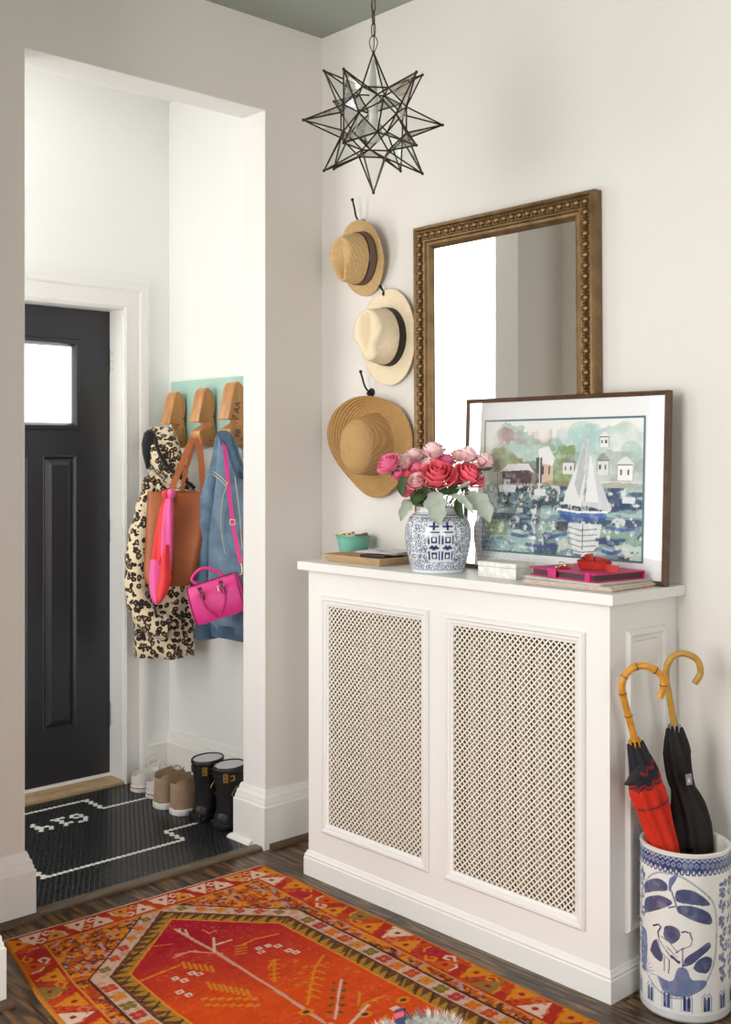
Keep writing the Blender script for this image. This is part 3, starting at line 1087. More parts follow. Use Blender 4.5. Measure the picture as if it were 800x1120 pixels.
# ================================================================== STAR PENDANT
M_LEAD = mat('dark_bronze_came', (58, 46, 36), 0.4, 0.7)
M_SGL = mat_glass('star_glass', (0.95, 0.965, 0.955), 0.55, 0.02)
SR, SA = 0.187, 0.0345
sc_ = Vector(CAM) + (FW + RT * ((408.7 - PX0) / FPX) - Vector((0, 0, 1)) * ((134 - PY0) / FPX)) * 3.0
star = thing('star_pendant', 'glass star pendant lamp with dark metal edges hanging on a chain', 'pendant lamp', sc_)
from mathutils import Quaternion
dirs = [Vector(d).normalized() for d in
        [(1, 0, 0), (-1, 0, 0), (0, 1, 0), (0, -1, 0), (0, 0, 1), (0, 0, -1)] +
        [q_ for a in (-1, 1) for b in (-1, 1) for q_ in ((0, a, b), (a, b, 0), (a, 0, b))]]
k_ = 1 + math.sqrt(2)
rv = [Vector(p) * SA for a in (-1, 1) for b in (-1, 1) for c in (-1, 1) for p in ((a * k_, b, c), (a, b * k_, c), (a, b, c * k_))]
Q = Quaternion((0.7501180, -0.3178079, -0.1407277, 0.3939619)).normalized()
up = max((Q @ d for d in dirs), key=lambda d: d.z)
Q = up.rotation_difference(Vector((0, 0, 1))) @ Q
core = MB()
edges = set()
for i, a in enumerate(rv):
    for j, b in enumerate(rv):
        if i < j and abs((a - b).length - 2 * SA) < 1e-4:
            core.tube([Q @ a, Q @ b], 0.0022, 6)
obj('core_frame', core, M_LEAD, star, smooth=50)
for d in dirs:
    base = sorted(rv, key=lambda p: -p.dot(d))[:4]
    ex = (base[0] - base[0].dot(d) * d).normalized()
    ey = d.cross(ex)
    base.sort(key=lambda p: math.atan2(p.dot(ey), p.dot(ex)))
    tip = Q @ (d * SR)
    base = [Q @ p for p in base]
    rods = MB()
    for p in base:
        rods.tube([p, tip], 0.0023, 6)
    rods.ball(tip, 0.0042, 8, 6)
    sp = obj('spike', rods, M_LEAD, star, smooth=50)
    for k in range(4):
        obj('pane', MB().add([base[k], base[(k + 1) % 4], tip], [(0, 1, 2)]), M_SGL, sp)
for a in (-1, 1):
    for b in (-1, 1):
        for c in (-1, 1):
            d = Vector((a, b, c)).normalized()
            t3 = [Q @ p for p in sorted(rv, key=lambda p: -p.dot(d))[:3]]
            obj('pane', MB().add(t3, [(0, 1, 2)]), M_SGL, star)
obj('socket', MB().tube([(0, 0, SR - 0.02), (0, 0, 0.06), (0, 0, 0.02)], [0.004, 0.012, 0.013], 12), mat('lamp_socket', (216, 212, 204), 0.5), star, smooth=50)
obj('bulb', MB().lathe([(0.001, -0.055), (0.016, -0.05), (0.024, -0.03), (0.022, -0.012), (0.013, 0.008), (0.012, 0.02)], n=20),
    mat('clear_white_bulb', (236, 236, 232), 0.15), star, smooth=60)
lp = MB()
wire = [(0.0, 0, SR - 0.004), (0.009, 0, SR + 0.016), (0.010, 0, SR + 0.032), (0.0, 0, SR + 0.046), (-0.010, 0, SR + 0.032), (-0.009, 0, SR + 0.016), (0, 0, SR - 0.004)]
lp.tube([RT * p[0] + Vector((0, 0, p[2])) for p in spline(wire, 6)], 0.0013, 6)
obj('loop', lp, M_LEAD, star, smooth=60)
link = MB()
LL, LW = 0.0135, 0.0058
pts = []
for k in range(20):
    a = 2 * PI * k / 20
    pts.append((LW * math.cos(a), 0, LL * math.sin(a) + (0.005 if math.sin(a) > 0 else -0.005)))
link.tube(pts, 0.0015, 6, closed=True)
lme = link.mesh('chain_link', 60)
lme.materials.append(M_LEAD)
z = SR + 0.060
k = 0
ztop = H - sc_.z
while z < ztop - 0.02:
    o = obj('chain_link', lme, None, star)
    o.location = (0, 0, z)
    o.rotation_euler = (0, 0, (0.3 if k % 2 else 0.3 + PI / 2))
    z += 0.0325
    k += 1
obj('cord', MB().tube(spline([(0, 0, SR + 0.0), (0.004, 0.002, SR + 0.05), (-0.004, 0, SR + 0.15), (0.003, 0, SR + 0.3), (0, 0, ztop - 0.02)], 6), 0.0016, 6),
    mat('brown_cord', (104, 78, 58), 0.6), star, smooth=60)
obj('ceiling_rose', MB().lathe([(0.004, ztop - 0.04), (0.03, ztop - 0.032), (0.055, ztop - 0.012), (0.06, ztop)], n=32), M_LEAD, star, smooth=50)

# ================================================================== HATS AND HOOKS
HROT = Matrix(((0, 0, -1), (0, -1, 0), (-1, 0, 0)))        # local x -> down, y -> right (-y), z -> out of the wall (-x)


def straw(name, rgb, ring=120.0, strength=0.5, var=0.12, fine=500):
    if name in MATS:
        return MATS[name]
    m = mat(name, rgb, 0.75, var=var, vscale=90, spec=0.25)
    nt = m.node_tree
    b = nt.nodes['Principled BSDF']
    tc = nt.nodes.new('ShaderNodeTexCoord')
    wv = nt.nodes.new('ShaderNodeTexWave')
    wv.wave_type = 'RINGS'
    wv.rings_direction = 'Z'
    wv.inputs['Scale'].default_value = ring
    wv.inputs['Distortion'].default_value = 1.2
    wv.inputs['Detail'].default_value = 1
    wv.inputs['Detail Scale'].default_value = 4
    nt.links.new(tc.outputs['Object'], wv.inputs['Vector'])
    nz = nt.nodes.new('ShaderNodeTexNoise')
    nz.inputs['Scale'].default_value = fine
    nt.links.new(tc.outputs['Object'], nz.inputs['Vector'])
    ad = nt.nodes.new('ShaderNodeMath')
    ad.operation = 'ADD'
    nt.links.new(wv.outputs['Fac'], ad.inputs[0])
    nt.links.new(nz.outputs[0], ad.inputs[1])
    src = b.inputs['Base Color'].links[0].from_socket
    mr = nt.nodes.new('ShaderNodeMapRange')
    mr.inputs[1].default_value = 0.2
    mr.inputs[2].default_value = 1.5
    mr.inputs[3].default_value = 1 - 0.38 * strength
    mr.inputs[4].default_value = 1 + 0.12 * strength
    nt.links.new(ad.outputs[0], mr.inputs[0])
    vm = nt.nodes.new('ShaderNodeVectorMath')
    vm.operation = 'SCALE'
    nt.links.new(src, vm.inputs[0])
    nt.links.new(mr.outputs[0], vm.inputs['Scale'])
    nt.links.new(vm.outputs[0], b.inputs['Base Color'])
    bp = nt.nodes.new('ShaderNodeBump')
    bp.inputs['Strength'].default_value = strength
    bp.inputs['Distance'].default_value = 0.0015
    nt.links.new(ad.outputs[0], bp.inputs['Height'])
    nt.links.new(bp.outputs[0], b.inputs['Normal'])
    return m


def make_hat(name, label, loc, ca, cb, ch, taper, ba, bb, brim_w, top_fn, side_fn, m_crown, m_brim, band, tilt=(0, 0, 0), dome=0.0):
    """ca,cb crown base half axes (down, across); ba,bb brim half axes; brim_w(theta,t)->height"""
    t = thing(name, label, 'hat', loc)
    t.rotation_mode = 'XYZ'
    t.rotation_euler = (HROT @ Matrix.Rotation(tilt[0], 3, 'X') @ Matrix.Rotation(tilt[1], 3, 'Y') @ Matrix.Rotation(tilt[2], 3, 'Z')).to_euler()
    N = 72

    def side_pt(th, s):
        r_ = 1 - taper * s ** 1.6
        x, y, z = ca * r_ * math.cos(th), cb * r_ * math.sin(th), ch * s
        return side_fn(x, y, z, s)
    rs = []
    for i in range(15):
        s = i / 14 * 0.93
        rs.append([side_pt(2 * PI * k / N, s) for k in range(N)])
    # rounded edge, then the top
    for i in range(1, 21):
        rho = 1 - i / 20 * 0.999
        ring = []
        for k in range(N):
            th = 2 * PI * k / N
            rr = (1 - taper) * min(1, (1 - (1 - rho) ** 1.0))
            e = 1 - (1 - min(1, (1 - rho) / 0.25)) ** 2          # rises quickly over the edge
            x, y = ca * rr * math.cos(th), cb * rr * math.sin(th)
            z = ch * (0.93 + 0.07 * e) + dome * (1 - rho ** 2)
            z = z - top_fn(x, y, rho)
            ring.append(side_fn(x, y, z, 1.0))
        rs.append(ring)
    inner = []
    mbc = MB().rings(rs, cap=False)
    obj('crown', mbc, m_crown, t, smooth=180)
    # brim: upper sheet, edge and lower sheet
    br = []
    M_ = 16
    th_ = 0.0016
    for sgn in (1, -1):
        seq = range(M_ + 1) if sgn > 0 else range(M_, -1, -1)
        for i in seq:
            tt = i / M_
            ring = []
            for k in range(N):
                th = 2 * PI * k / N
                c, s = math.cos(th), math.sin(th)
                A = ca * 0.99 + (ba(th) - ca) * tt if callable(ba) else ca * 0.99 + (ba - ca) * tt
                B = cb * 0.99 + (bb - cb) * tt
                ring.append((A * c, B * s, brim_w(th, tt) + sgn * th_))
            br.append(ring)
    obj('brim', MB().rings(br, cap=False), m_brim, t, smooth=180)
    if band:
        for (nm, s0, s1, mm2, off) in band:
            R = []
            for s, o_ in ((s0, 0.0), (s0, off), (s1, off), (s1, 0.0)):
                ring = []
                for k in range(N):
                    th = 2 * PI * k / N
                    p = side_pt(th, s)
                    ring.append((p[0] + o_ * math.cos(th), p[1] + o_ * math.sin(th), p[2]))
                R.append(ring)
            obj(nm, MB().rings(R, cap=False), mm2, t, smooth=40)
    return t


# --- trilby, top
M_ST1 = straw('trilby_straw', (204, 170, 120), 85, 0.45, 0.10, 330)
M_BD1 = mat('taupe_ribbon', (112, 92, 78), 0.7, bump=0.2, bscale=700)
M_BD1E = mat('dark_ribbon_edge', (46, 30, 30), 0.7)


def crease1(x, y, rho):
    g = math.exp(-(y / 0.026) ** 2) * smoothstep(0.0, 0.35, 1 - rho)
    return g * (0.026 + 0.012 * smoothstep(-0.06, 0.06, x))


def pinch1(x, y, z, s):
    w = smoothstep(0.15, 1, s) * math.exp(-((x - 0.055) / 0.05) ** 2)
    return (x + 0.008 * s, y * (1 - 0.38 * w), z - 0.012 * s * smoothstep(0, 0.09, x))


def brim1(th, t):
    c = math.cos(th)
    return 0.004 + (0.030 * t ** 1.5 if c < 0 else 0) * (-c if c < 0 else 0) + 0.006 * t * math.cos(2 * th) * -1 - 0.008 * t * max(0, c)


h1 = make_hat('straw_trilby', 'tan straw trilby with a taupe ribbon band, topmost of the three hats', (-0.024, -0.262, 2.130),
              0.094, 0.080, 0.118, 0.20, 0.136, 0.122, brim1, crease1, pinch1, M_ST1, M_ST1,
              [('band', 0.10, 0.32, M_BD1, 0.0022), ('band_edge', 0.075, 0.105, M_BD1E, 0.0026), ('band_edge', 0.315, 0.345, M_BD1E, 0.0026)],
              tilt=(0.05, 0.06, -0.12))
bow = MB().box(-0.012, 0.012, 0.0805, 0.0850, 0.008, 0.042)
obj('bow', bow, M_BD1, h1, bevel=0.001)

# --- panama, middle
M_ST2 = straw('panama_straw', (236, 218, 186), 110, 0.25, 0.04)
M_BD2 = mat('black_ribbon', (36, 28, 30), 0.6, bump=0.2, bscale=700)


def crease2(x, y, rho):
    g = math.exp(-(y / 0.020) ** 2) * smoothstep(0.0, 0.3, 1 - rho)
    return g * 0.020 * smoothstep(0.09, -0.03, x) * 1.6


def pinch2(x, y, z, s):
    w = smoothstep(0.35, 0.9, s) * math.exp(-((x - 0.045) / 0.032) ** 2)
    return (x, y * (1 - 0.42 * w), z - 0.006 * smoothstep(0.03, 0.09, x) * s)


def brim2(th, t):
    return 0.003 + 0.010 * t * t * math.cos(2 * th) * -0.5 + 0.006 * t


make_hat('panama_hat', 'cream panama hat with a black band beside the mirror frame', (-0.012, -0.384, 1.838),
         0.102, 0.086, 0.118, 0.16, 0.172, 0.140, brim2, crease2, pinch2, M_ST2, M_ST2,
         [('band', 0.04, 0.30, M_BD2, 0.0022)], tilt=(0.0, 0.0, 0.10))

# --- wide brimmed sun hat, bottom
M_ST3 = straw('sunhat_straw', (190, 148, 94), 48, 1.0, 0.08, 300)
M_ST3C = straw('sunhat_crown_straw', (190, 150, 100), 70, 0.5, 0.06)


def none_top(x, y, rho):
    return 0.010 * math.exp(-((x + 0.01) / 0.05) ** 2 - ((y - 0.0) / 0.02) ** 2) * (1 - rho)


def side3(x, y, z, s):
    return (x + 0.012 * s, y, z)


def brim3(th, t):
    # turned out towards the upper left (local: -x is up, -y is left)
    d = math.cos(th - math.radians(218))
    f = max(0.0, d) ** 1.3
    return 0.006 + 0.082 * t ** 1.6 * f + 0.008 * t * math.sin(3 * th)


make_hat('sun_hat', 'wide brimmed tan straw sun hat with a plain domed crown, lowest of the three hats', (-0.016, -0.318, 1.462),
         0.112, 0.096, 0.108, 0.16, lambda th: 0.182 + 0.012 * math.cos(th), 0.185, brim3, none_top, side3, M_ST3C, M_ST3, None, tilt=(0.0, 0.0, 0.12), dome=0.026)

# --- iron hooks
M_IRON = mat('black_iron', (34, 30, 28), 0.45, 0.5)


def make_hook(label, y, z, reach, rise):
    t = thing('coat_hook', label, 'hook', (0, y, z), 'iron hat hooks')
    obj('base_plate', MB().lathe([(0.001, -0.004), (0.016, -0.004), (0.015, 0.001), (0.01, 0.003), (0.001, 0.003)], n=20).xf(
        Matrix.Translation((-0.004, 0, 0)) @ Matrix.Rotation(-PI / 2, 4, 'Y')), M_IRON, t, smooth=40)
    p = spline([(-0.002, 0, 0), (-0.018, 0, 0.004), (-0.034, 0, 0.02), (-reach * 0.8, 0, rise * 0.6), (-reach, 0, rise)], 6)
    u_ = MB().tube(p, 0.0036, 8)
    u_.ball(p[-1], 0.0062, 12, 8)
    obj('upper_prong', u_, M_IRON, t, smooth=60)
    p = spline([(-0.004, 0, -0.002), (-0.008, 0, -0.012), (-0.014, 0, -0.014), (-0.02, 0, -0.004)], 6)
    u_ = MB().tube(p, 0.0034, 8)
    u_.ball(p[-1], 0.0055, 12, 8)
    obj('lower_prong', u_, M_IRON, t, smooth=60)


HK1 = at(396.5, 238, 'x', 0)
make_hook('black iron hook holding up the topmost straw trilby', HK1.y - 0.004, HK1.z - 0.022, 0.052, 0.078)
HK2 = at(424, 317, 'x', 0)
make_hook('black iron hook holding up the cream panama hat', HK2.y, HK2.z - 0.012, 0.035, 0.02)
HK3 = at(407, 428, 'x', 0)
make_hook('black iron hook holding up the lowest wide brimmed sun hat', HK3.y, HK3.z - 0.004, 0.055, 0.072)

# ================================================================== THINGS ON THE COVER
def pd(px, py, D):
    """point seen at a photo pixel, at distance D along the view axis"""
    return Vector(CAM) + (FW + RT * ((px - PX0) / FPX) - Vector((0, 0, 1)) * ((py - PY0) / FPX)) * D


# --- ginger jar
JX, JY = -0.245, -0.84
jar = thing('ginger_jar', 'blue and white porcelain ginger jar holding the bouquet of roses', 'vase', (JX, JY, CH))
prof = spline([(0.074, 0, 0.0), (0.080, 0, 0.004), (0.088, 0, 0.03), (0.098, 0, 0.075), (0.1025, 0, 0.115), (0.099, 0, 0.145), (0.088, 0, 0.168), (0.072, 0, 0.182),
               (0.0665, 0, 0.188), (0.0665, 0, 0.197)], 14)
NT = 420
pr = np.array([(p.x, p.z) for p in prof])
TH = np.linspace(0, 2 * PI, NT, endpoint=False)
A0 = math.radians(-136.4 + 5.5)
TT, ZZ = np.meshgrid(TH, pr[:, 1])
RR = np.repeat(pr[:, :1], NT, 1)
ang = (TT - A0 + PI) % (2 * PI) - PI
S = ang * 0.1                                   # arc length from the motif
D = Draw(S, ZZ, (226, 230, 232))
rs_ = np.random.RandomState(8)
cell_ = 0.0148
for iz in range(10):
    for ia in range(42):
        cx = -0.314 + (ia + 0.5 * (iz % 2)) * cell_ + rs_.uniform(-.002, .002)
        cz = 0.022 + iz * cell_ * 1.05 + rs_.uniform(-.002, .002)
        if abs(cx) > 0.17:
            D.ell(cx, cz, .0062, .0062, (120, 136, 176), .8)          # far side, never seen closely
            continue
        sg, a0 = rs_.choice([-1, 1]), rs_.uniform(0, 6.28)
        pts = []
        for k in range(10):
            f = k / 9
            a = a0 + sg * f * 6.9
            r_ = 0.0016 + 0.0066 * f
            pts.append((cx + r_ * math.cos(a), cz + r_ * math.sin(a)))
        D.line(pts, 0.0024, (48, 66, 114), .92)
        for k in range(3):
            a = rs_.uniform(0, 6.28)
            D.ell(cx + .0085 * math.cos(a), cz + .0085 * math.sin(a), .0016, .0016, (48, 66, 114), .92)
D.put(((ZZ > 0.010) & (ZZ < 0.016)).astype(float), (150, 164, 186), 0.8)
D.put(((ZZ > 0.168) & (ZZ < 0.171)).astype(float), (84, 104, 148), 0.8)
D.put(((ZZ > 0.176) & (ZZ < 0.179)).astype(float), (104, 122, 160), 0.8)
NAVY, PALE = (44, 50, 98), (222, 226, 232)
D.rect(-0.042, 0.042, 0.038, 0.160, PALE, 0.9)
for cx in (-0.021, 0.021):
    for z0 in (0.043, 0.092):
        D.rect(cx - 0.0185, cx - 0.0135, z0, z0 + 0.026, NAVY)
        D.rect(cx + 0.0135, cx + 0.0185, z0, z0 + 0.026, NAVY)
        D.rect(cx - 0.009, cx + 0.009, z0 + 0.003, z0 + 0.023, NAVY)
        D.rect(cx - 0.0045, cx + 0.0045, z0 + 0.0075, z0 + 0.0185, PALE)
    D.ell(cx, 0.080, 0.017, 0.0045, NAVY)
    D.ell(cx - 0.006, 0.083, 0.005, 0.005, NAVY)
    D.ell(cx + 0.006, 0.083, 0.005, 0.005, NAVY)
    D.ell(cx, 0.077, 0.006, 0.005, NAVY)
    D.rect(cx - 0.017, cx + 0.017, 0.126, 0.131, NAVY)
    D.rect(cx - 0.016, cx + 0.016, 0.142, 0.147, NAVY)
    D.rect(cx - 0.004, cx + 0.004, 0.135, 0.158, NAVY)
P = np.stack([RR * np.cos(TT), RR * np.sin(TT), ZZ], -1)
me = grid_mesh('body', P, True)
paint(me, D.c)
M_PORC = mat_vcol('painted_porcelain', 0.16, 0.6, coat=0.3)
obj('body', me, M_PORC, jar)
M_WPOR = mat('white_porcelain', (226, 229, 230), 0.2)
obj('rim', MB().lathe([(0.0665, 0.196), (0.067, 0.199), (0.065, 0.201), (0.061, 0.199), (0.060, 0.17), (0.085, 0.15), (0.08, 0.02), (0.001, 0.012)], n=48, cap=False), M_WPOR, jar, smooth=60)
obj('foot', MB().lathe([(0.001, 0.0), (0.073, 0.0), (0.0745, 0.002), (0.001, 0.004)], n=48, cap=False), M_WPOR, jar, smooth=60)

# --- roses
M_PETAL = mat_vcol('rose_petal', 0.6, 0.25, sheen=0.2)
M_STEM = mat('rose_stem', (74, 104, 52), 0.55)
M_GLEAF = mat('rose_leaf', (60, 88, 46), 0.5, var=0.25, vscale=60)


def bloom_mesh(r, dark, light, seed, openness=1.0):
    rnd = random.Random(seed)
    vs, fs, cs = [], [], []
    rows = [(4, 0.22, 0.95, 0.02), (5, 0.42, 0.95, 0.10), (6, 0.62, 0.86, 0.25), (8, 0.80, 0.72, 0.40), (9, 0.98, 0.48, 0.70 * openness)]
    a0 = 0
    for n, rad, hh, tilt in rows:
        a0 += 0.6
        for k in range(n):
            a = a0 + 2 * PI * k / n + rnd.uniform(-.15, .15)
            w = rad * 3.4 / n + 0.34
            b = len(vs)
            NU_, NV_ = 5, 5
            for j in range(NV_):
                t = j / (NV_ - 1)
                for i in range(NU_):
                    s = (i / (NU_ - 1) - 0.5) * 2
                    aa = a + s * w / max(rad, .3) * 0.55 * (1 - 0.25 * t * t) * (0.5 + t * 0.7)
                    ro = rad * (0.35 + 0.65 * math.sin(min(1, t * 1.15) * PI / 2)) + tilt * 0.30 * t ** 3
                    z = -0.55 + (hh + 0.55) * t - 0.10 * s * s * t - (0.30 * tilt * t ** 4) + rnd.uniform(-.02, .02)
                    ro += rnd.uniform(-.02, .02)
                    vs.append((r * ro * math.cos(aa), r * ro * math.sin(aa), r * z))
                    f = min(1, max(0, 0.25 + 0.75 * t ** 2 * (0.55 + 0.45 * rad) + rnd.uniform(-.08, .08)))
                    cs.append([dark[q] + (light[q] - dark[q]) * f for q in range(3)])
            for j in range(NV_ - 1):
                for i in range(NU_ - 1):
                    q = b + j * NU_ + i
                    fs.append((q, q + 1, q + NU_ + 1, q + NU_))
    me = bpy.data.meshes.new('bloom')
    me.from_pydata(vs, [], fs)
    for p in me.polygons:
        p.use_smooth = True
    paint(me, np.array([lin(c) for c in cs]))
    return me


def leaf_patch(pts, w, dirw, cup=0.25, nu=5, lobes=0, droop=0.0, thick=0.0006):
    """blade along a centre line; w max half width"""
    c = spline(pts, 6)
    n = len(c)
    g = MB()
    rings = []
    for side in (1, -1):
        for i, p in enumerate(c):
            t = i / (n - 1)
            tt = (c[min(i + 1, n - 1)] - c[max(i - 1, 0)]).normalized()
            wd = Vector(dirw)
            wd = (wd - tt * wd.dot(tt)).normalized()
            nn = tt.cross(wd)
            ww = w * (math.sin(PI * min(1, t ** 0.8) * 0.97 + 0.06)) ** 0.75 * (1 + (0.16 * math.sin(t * lobes * 2 * PI) if lobes else 0))
            rings.append([p + wd * (ww * s) + nn * (cup * w * (s * s - 0.3) + side * thick) for s in [(-1 + 2 * k / (nu - 1)) for k in range(nu)]])
    for half in (rings[:n], rings[n:]):
        vs = [q for r_ in half for q in r_]
        g.add(vs, [(i * nu + j, i * nu + j + 1, (i + 1) * nu + j + 1, (i + 1) * nu + j) for i in range(n - 1) for j in range(nu - 1)])
    return g


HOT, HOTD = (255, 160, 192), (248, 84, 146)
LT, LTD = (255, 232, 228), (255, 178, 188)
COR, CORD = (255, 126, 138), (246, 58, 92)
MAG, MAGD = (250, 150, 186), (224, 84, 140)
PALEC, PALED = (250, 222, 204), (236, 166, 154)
ROSES = [
    (95, 165, 46, HOT, HOTD, 0.05, 'hot pink rose at the far left edge of the bouquet'),
    (188, 155, 38, LT, LTD, 0.02, 'pale pink rose second from the left at the top of the bouquet'),
    (250, 120, 42, LT, LTD, -0.02, 'pale pink rose third from the left at the top of the bouquet'),
    (368, 85, 45, LT, LTD, 0.0, 'pale pink rose standing highest in the bouquet'),
    (268, 188, 33, HOT, HOTD, 0.02, 'small pink rose above the pale pink rose in the bouquet left half'),
    (340, 172, 36, LT, LTD, 0.03, 'pale pink rose just above the large coral rose'),
    (440, 150, 40, MAG, MAGD, -0.03, 'magenta rose behind the large coral rose'),
    (392, 242, 68, COR, CORD, 0.06, 'large ruffled coral rose at the centre front of the bouquet'),
    (487, 262, 40, COR, CORD, 0.03, 'small coral rose between the two large coral roses'),
    (585, 245, 60, COR, CORD, 0.03, 'large open coral rose at the right of the bouquet'),
    (525, 112, 34, PALEC, PALED, -0.03, 'pale greenish pink rose at the top right of the bouquet'),
    (580, 108, 42, LT, LTD, -0.02, 'pale pink rose at the top right of the bouquet next to a greenish one'),
    (682, 145, 40, LT, LTD, -0.02, 'pale pink rose at the far right edge of the bouquet'),
    (150, 218, 30, HOT, HOTD, 0.03, 'small hot pink rose just right of the far left rose'),
    (212, 240, 40, COR, CORD, 0.02, 'coral red rose at the left of the bouquet'),
    (268, 272, 38, LT, LTD, 0.06, 'pale pink rose low at the left front of the bouquet'),
    (222, 322, 34, MAG, CORD, 0.05, 'deep pink rosebud hanging lowest at the left of the bouquet'),
    (388, 155, 26, COR, CORD, -0.01, 'small coral rose peeping out below the highest pale rose'),
    (622, 178, 24, PALEC, PALED, 0.0, 'tiny pale rosebud above the large coral rose on the right'),
]
JD = (Vector((JX, JY, 0)) - Vector(CAM)).dot(FW)
mouth = Vector((JX, JY, CH + 0.185))
for k, (zx, zy, zr, cl, cd, toward, label) in enumerate(ROSES):
    p = pd(410 + zx / 5.714, 480 + zy / 5.714, JD - toward)
    r = zr / 5.714 * JD / FPX * 1.55
    t = thing('rose', label, 'rose', p, 'roses in the ginger jar')
    axis = (p - mouth + Vector((0, 0, 0.03)) - FW * (0.03 + 0.5 * abs(toward))).normalized()
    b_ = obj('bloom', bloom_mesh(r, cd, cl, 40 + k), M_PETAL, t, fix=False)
    b_.rotation_euler = axis.to_track_quat('Z', 'Y').to_euler()
    ent = mouth + Vector((0.035 * math.cos(k * 2.4), 0.035 * math.sin(k * 2.4), -0.05)) - p
    st = MB().tube(spline([-axis * r * 0.4, -axis * r * 1.2, (ent - axis * r) * 0.5, ent], 5), 0.0016, 6)
    obj('stem', st, M_STEM, t, smooth=60)
    q4 = axis.to_track_quat('Z', 'Y').to_matrix()
    sp_ = MB()
    for j in range(5):
        a = 2 * PI * j / 5
        d = q4 @ Vector((math.cos(a), math.sin(a), 0))
        w_ = q4 @ Vector((-math.sin(a), math.cos(a), 0))
        b0 = -axis * r * 0.62
        sp_.add([b0 + w_ * r * 0.16, b0 - w_ * r * 0.16, b0 + d * r * 0.62 - axis * r * 0.0, b0 + d * r * 0.9 - axis * r * 0.12],
                [(0, 1, 2), (0, 2, 3), (1, 3, 2)])
    obj('sepals', sp_, M_GLEAF, t)
    if k in (0, 3, 9, 12, 14, 15, 16, 7, 8):
        # leaves of the stem
        specs = {0: [((190, 230), (165, 300), (178, 365), 26)], 3: [((470, 300), (500, 320), (420, 350), 30)],
                 9: [((520, 370), (525, 440), (552, 500), 28)], 12: [((640, 190), (690, 195), (745, 180), 22)],
                 14: [((330, 330), (265, 360), (245, 415), 44)], 15: [((330, 300), (325, 360), (330, 400), 26)],
                 16: [((250, 300), (270, 330), (290, 340), 20)], 7: [((430, 290), (425, 330), (415, 365), 30)], 8: [((480, 290), (500, 320), (480, 345), 30)]}[k]
        for (a, b, c, w_) in specs:
            pts = [pd(410 + q[0] / 5.714, 480 + q[1] / 5.714, JD - 0.06 - 0.01 * i) - p for i, q in enumerate((a, b, c))]
            obj('leaf', leaf_patch(pts, w_ / 5.714 * JD / FPX, RT, 0.3), M_GLEAF, t, smooth=180)

M_SILV = mat('silver_leaf', (172, 182, 166), 0.85, bump=0.35, bscale=160, var=0.12, vscale=40, sheen=0.5)
for (pts, w_, tw, label) in (
        ([(385, 335), (380, 390), (390, 460), (402, 538)], 66, (0.085, 0.105, 0.115, 0.115), 'broad silver leaf hanging over the front of the jar'),
        ([(580, 350), (640, 385), (690, 440), (718, 525)], 60, (0.06, 0.08, 0.09, 0.09), 'broad grey green leaf hanging at the right of the jar'),
        ([(270, 380), (215, 405), (180, 450), (165, 515)], 36, (0.05, 0.06, 0.06, 0.06), 'silver leaf hanging at the left shoulder of the jar'),
        ([(510, 315), (550, 300), (575, 285), (597, 265)], 26, (0.06, 0.08, 0.09, 0.10), 'small pale silver leaf pointing up beside the large right rose'),
        ([(470, 350), (530, 365), (580, 410), (620, 470)], 24, (0.08, 0.10, 0.11, 0.11), 'narrow white edged silver leaf curving down at the right front'),
        ([(600, 330), (610, 335), (622, 350), (640, 375)], 24, (0.05, 0.06, 0.06, 0.06), 'small grey green leaf under the large right rose'),
        ([(640, 250), (655, 245), (668, 235), (682, 222)], 18, (0.03, 0.04, 0.05, 0.05), 'small silver leaf tip behind the large right rose')):
    P3 = [pd(410 + q[0] / 5.714, 480 + q[1] / 5.714, JD - d) for q, d in zip(pts, tw)]
    t = thing('dusty_miller_leaf', label, 'leaf', P3[0], 'silver leaves in the ginger jar', world_parts=True)
    obj('blade', leaf_patch(P3, w_ / 5.714 * JD / FPX, RT + Vector((0, 0, 0.2)), 0.22, 9, lobes=3), M_SILV, t, smooth=180)
    obj('stalk', MB().tube(spline([P3[0], (P3[0] + mouth) / 2 + Vector((0, 0, 0.01)), mouth + Vector((0, 0, -0.04))], 5), 0.0016, 6), M_SILV, t, smooth=60)

# --- wooden tray with its contents
M_TRAY = mat('tray_wood', (192, 160, 122), 0.5, var=0.14, vscale=16, stretch=(6, 1, 6))
ty0, ty1, tx0, tx1 = -0.606, -0.352, -0.272, -0.098
tray = thing('wooden_tray', 'light wooden tray with flared sides on the left end of the cover', 'tray', ((tx0 + tx1) / 2, (ty0 + ty1) / 2, CH), world_parts=True)
fl_ = 0.018
ZT0, ZT1 = CH + 0.0004, CH + 0.026


def rect(x0, x1, y0, y1, z):
    return [(x0, y0, z), (x1, y0, z), (x1, y1, z), (x0, y1, z)]


R = [rect(tx0, tx1, ty0, ty1, ZT0), rect(tx0 - fl_, tx1 + fl_, ty0 - fl_, ty1 + fl_, ZT1), rect(tx0 - fl_ + .006, tx1 + fl_ - .006, ty0 - fl_ + .006, ty1 + fl_ - .006, ZT1),
     rect(tx0 + .005, tx1 - .005, ty0 + .005, ty1 - .005, ZT0 + .006)]
obj('tray_body', MB().rings(R), M_TRAY, tray)
bc = at(383, 607.5, 'z', CH + 0.0065)
bowl = thing('teal_bowl', 'small teal bowl standing on the wooden tray', 'bowl', (bc.x + 0.035, bc.y + 0.02, CH + 0.0066))
M_TEAL = mat('teal_enamel', (112, 178, 160), 0.3)
obj('bowl_body', MB().lathe([(0.001, 0), (0.045, 0), (0.048, 0.003), (0.056, 0.036), (0.061, 0.062), (0.066, 0.066), (0.066, 0.069), (0.060, 0.067), (0.053, 0.036), (0.044, 0.006), (0.001, 0.005)],
                            n=48, cap=False), M_TEAL, bowl, smooth=40)
BL = bowl.location
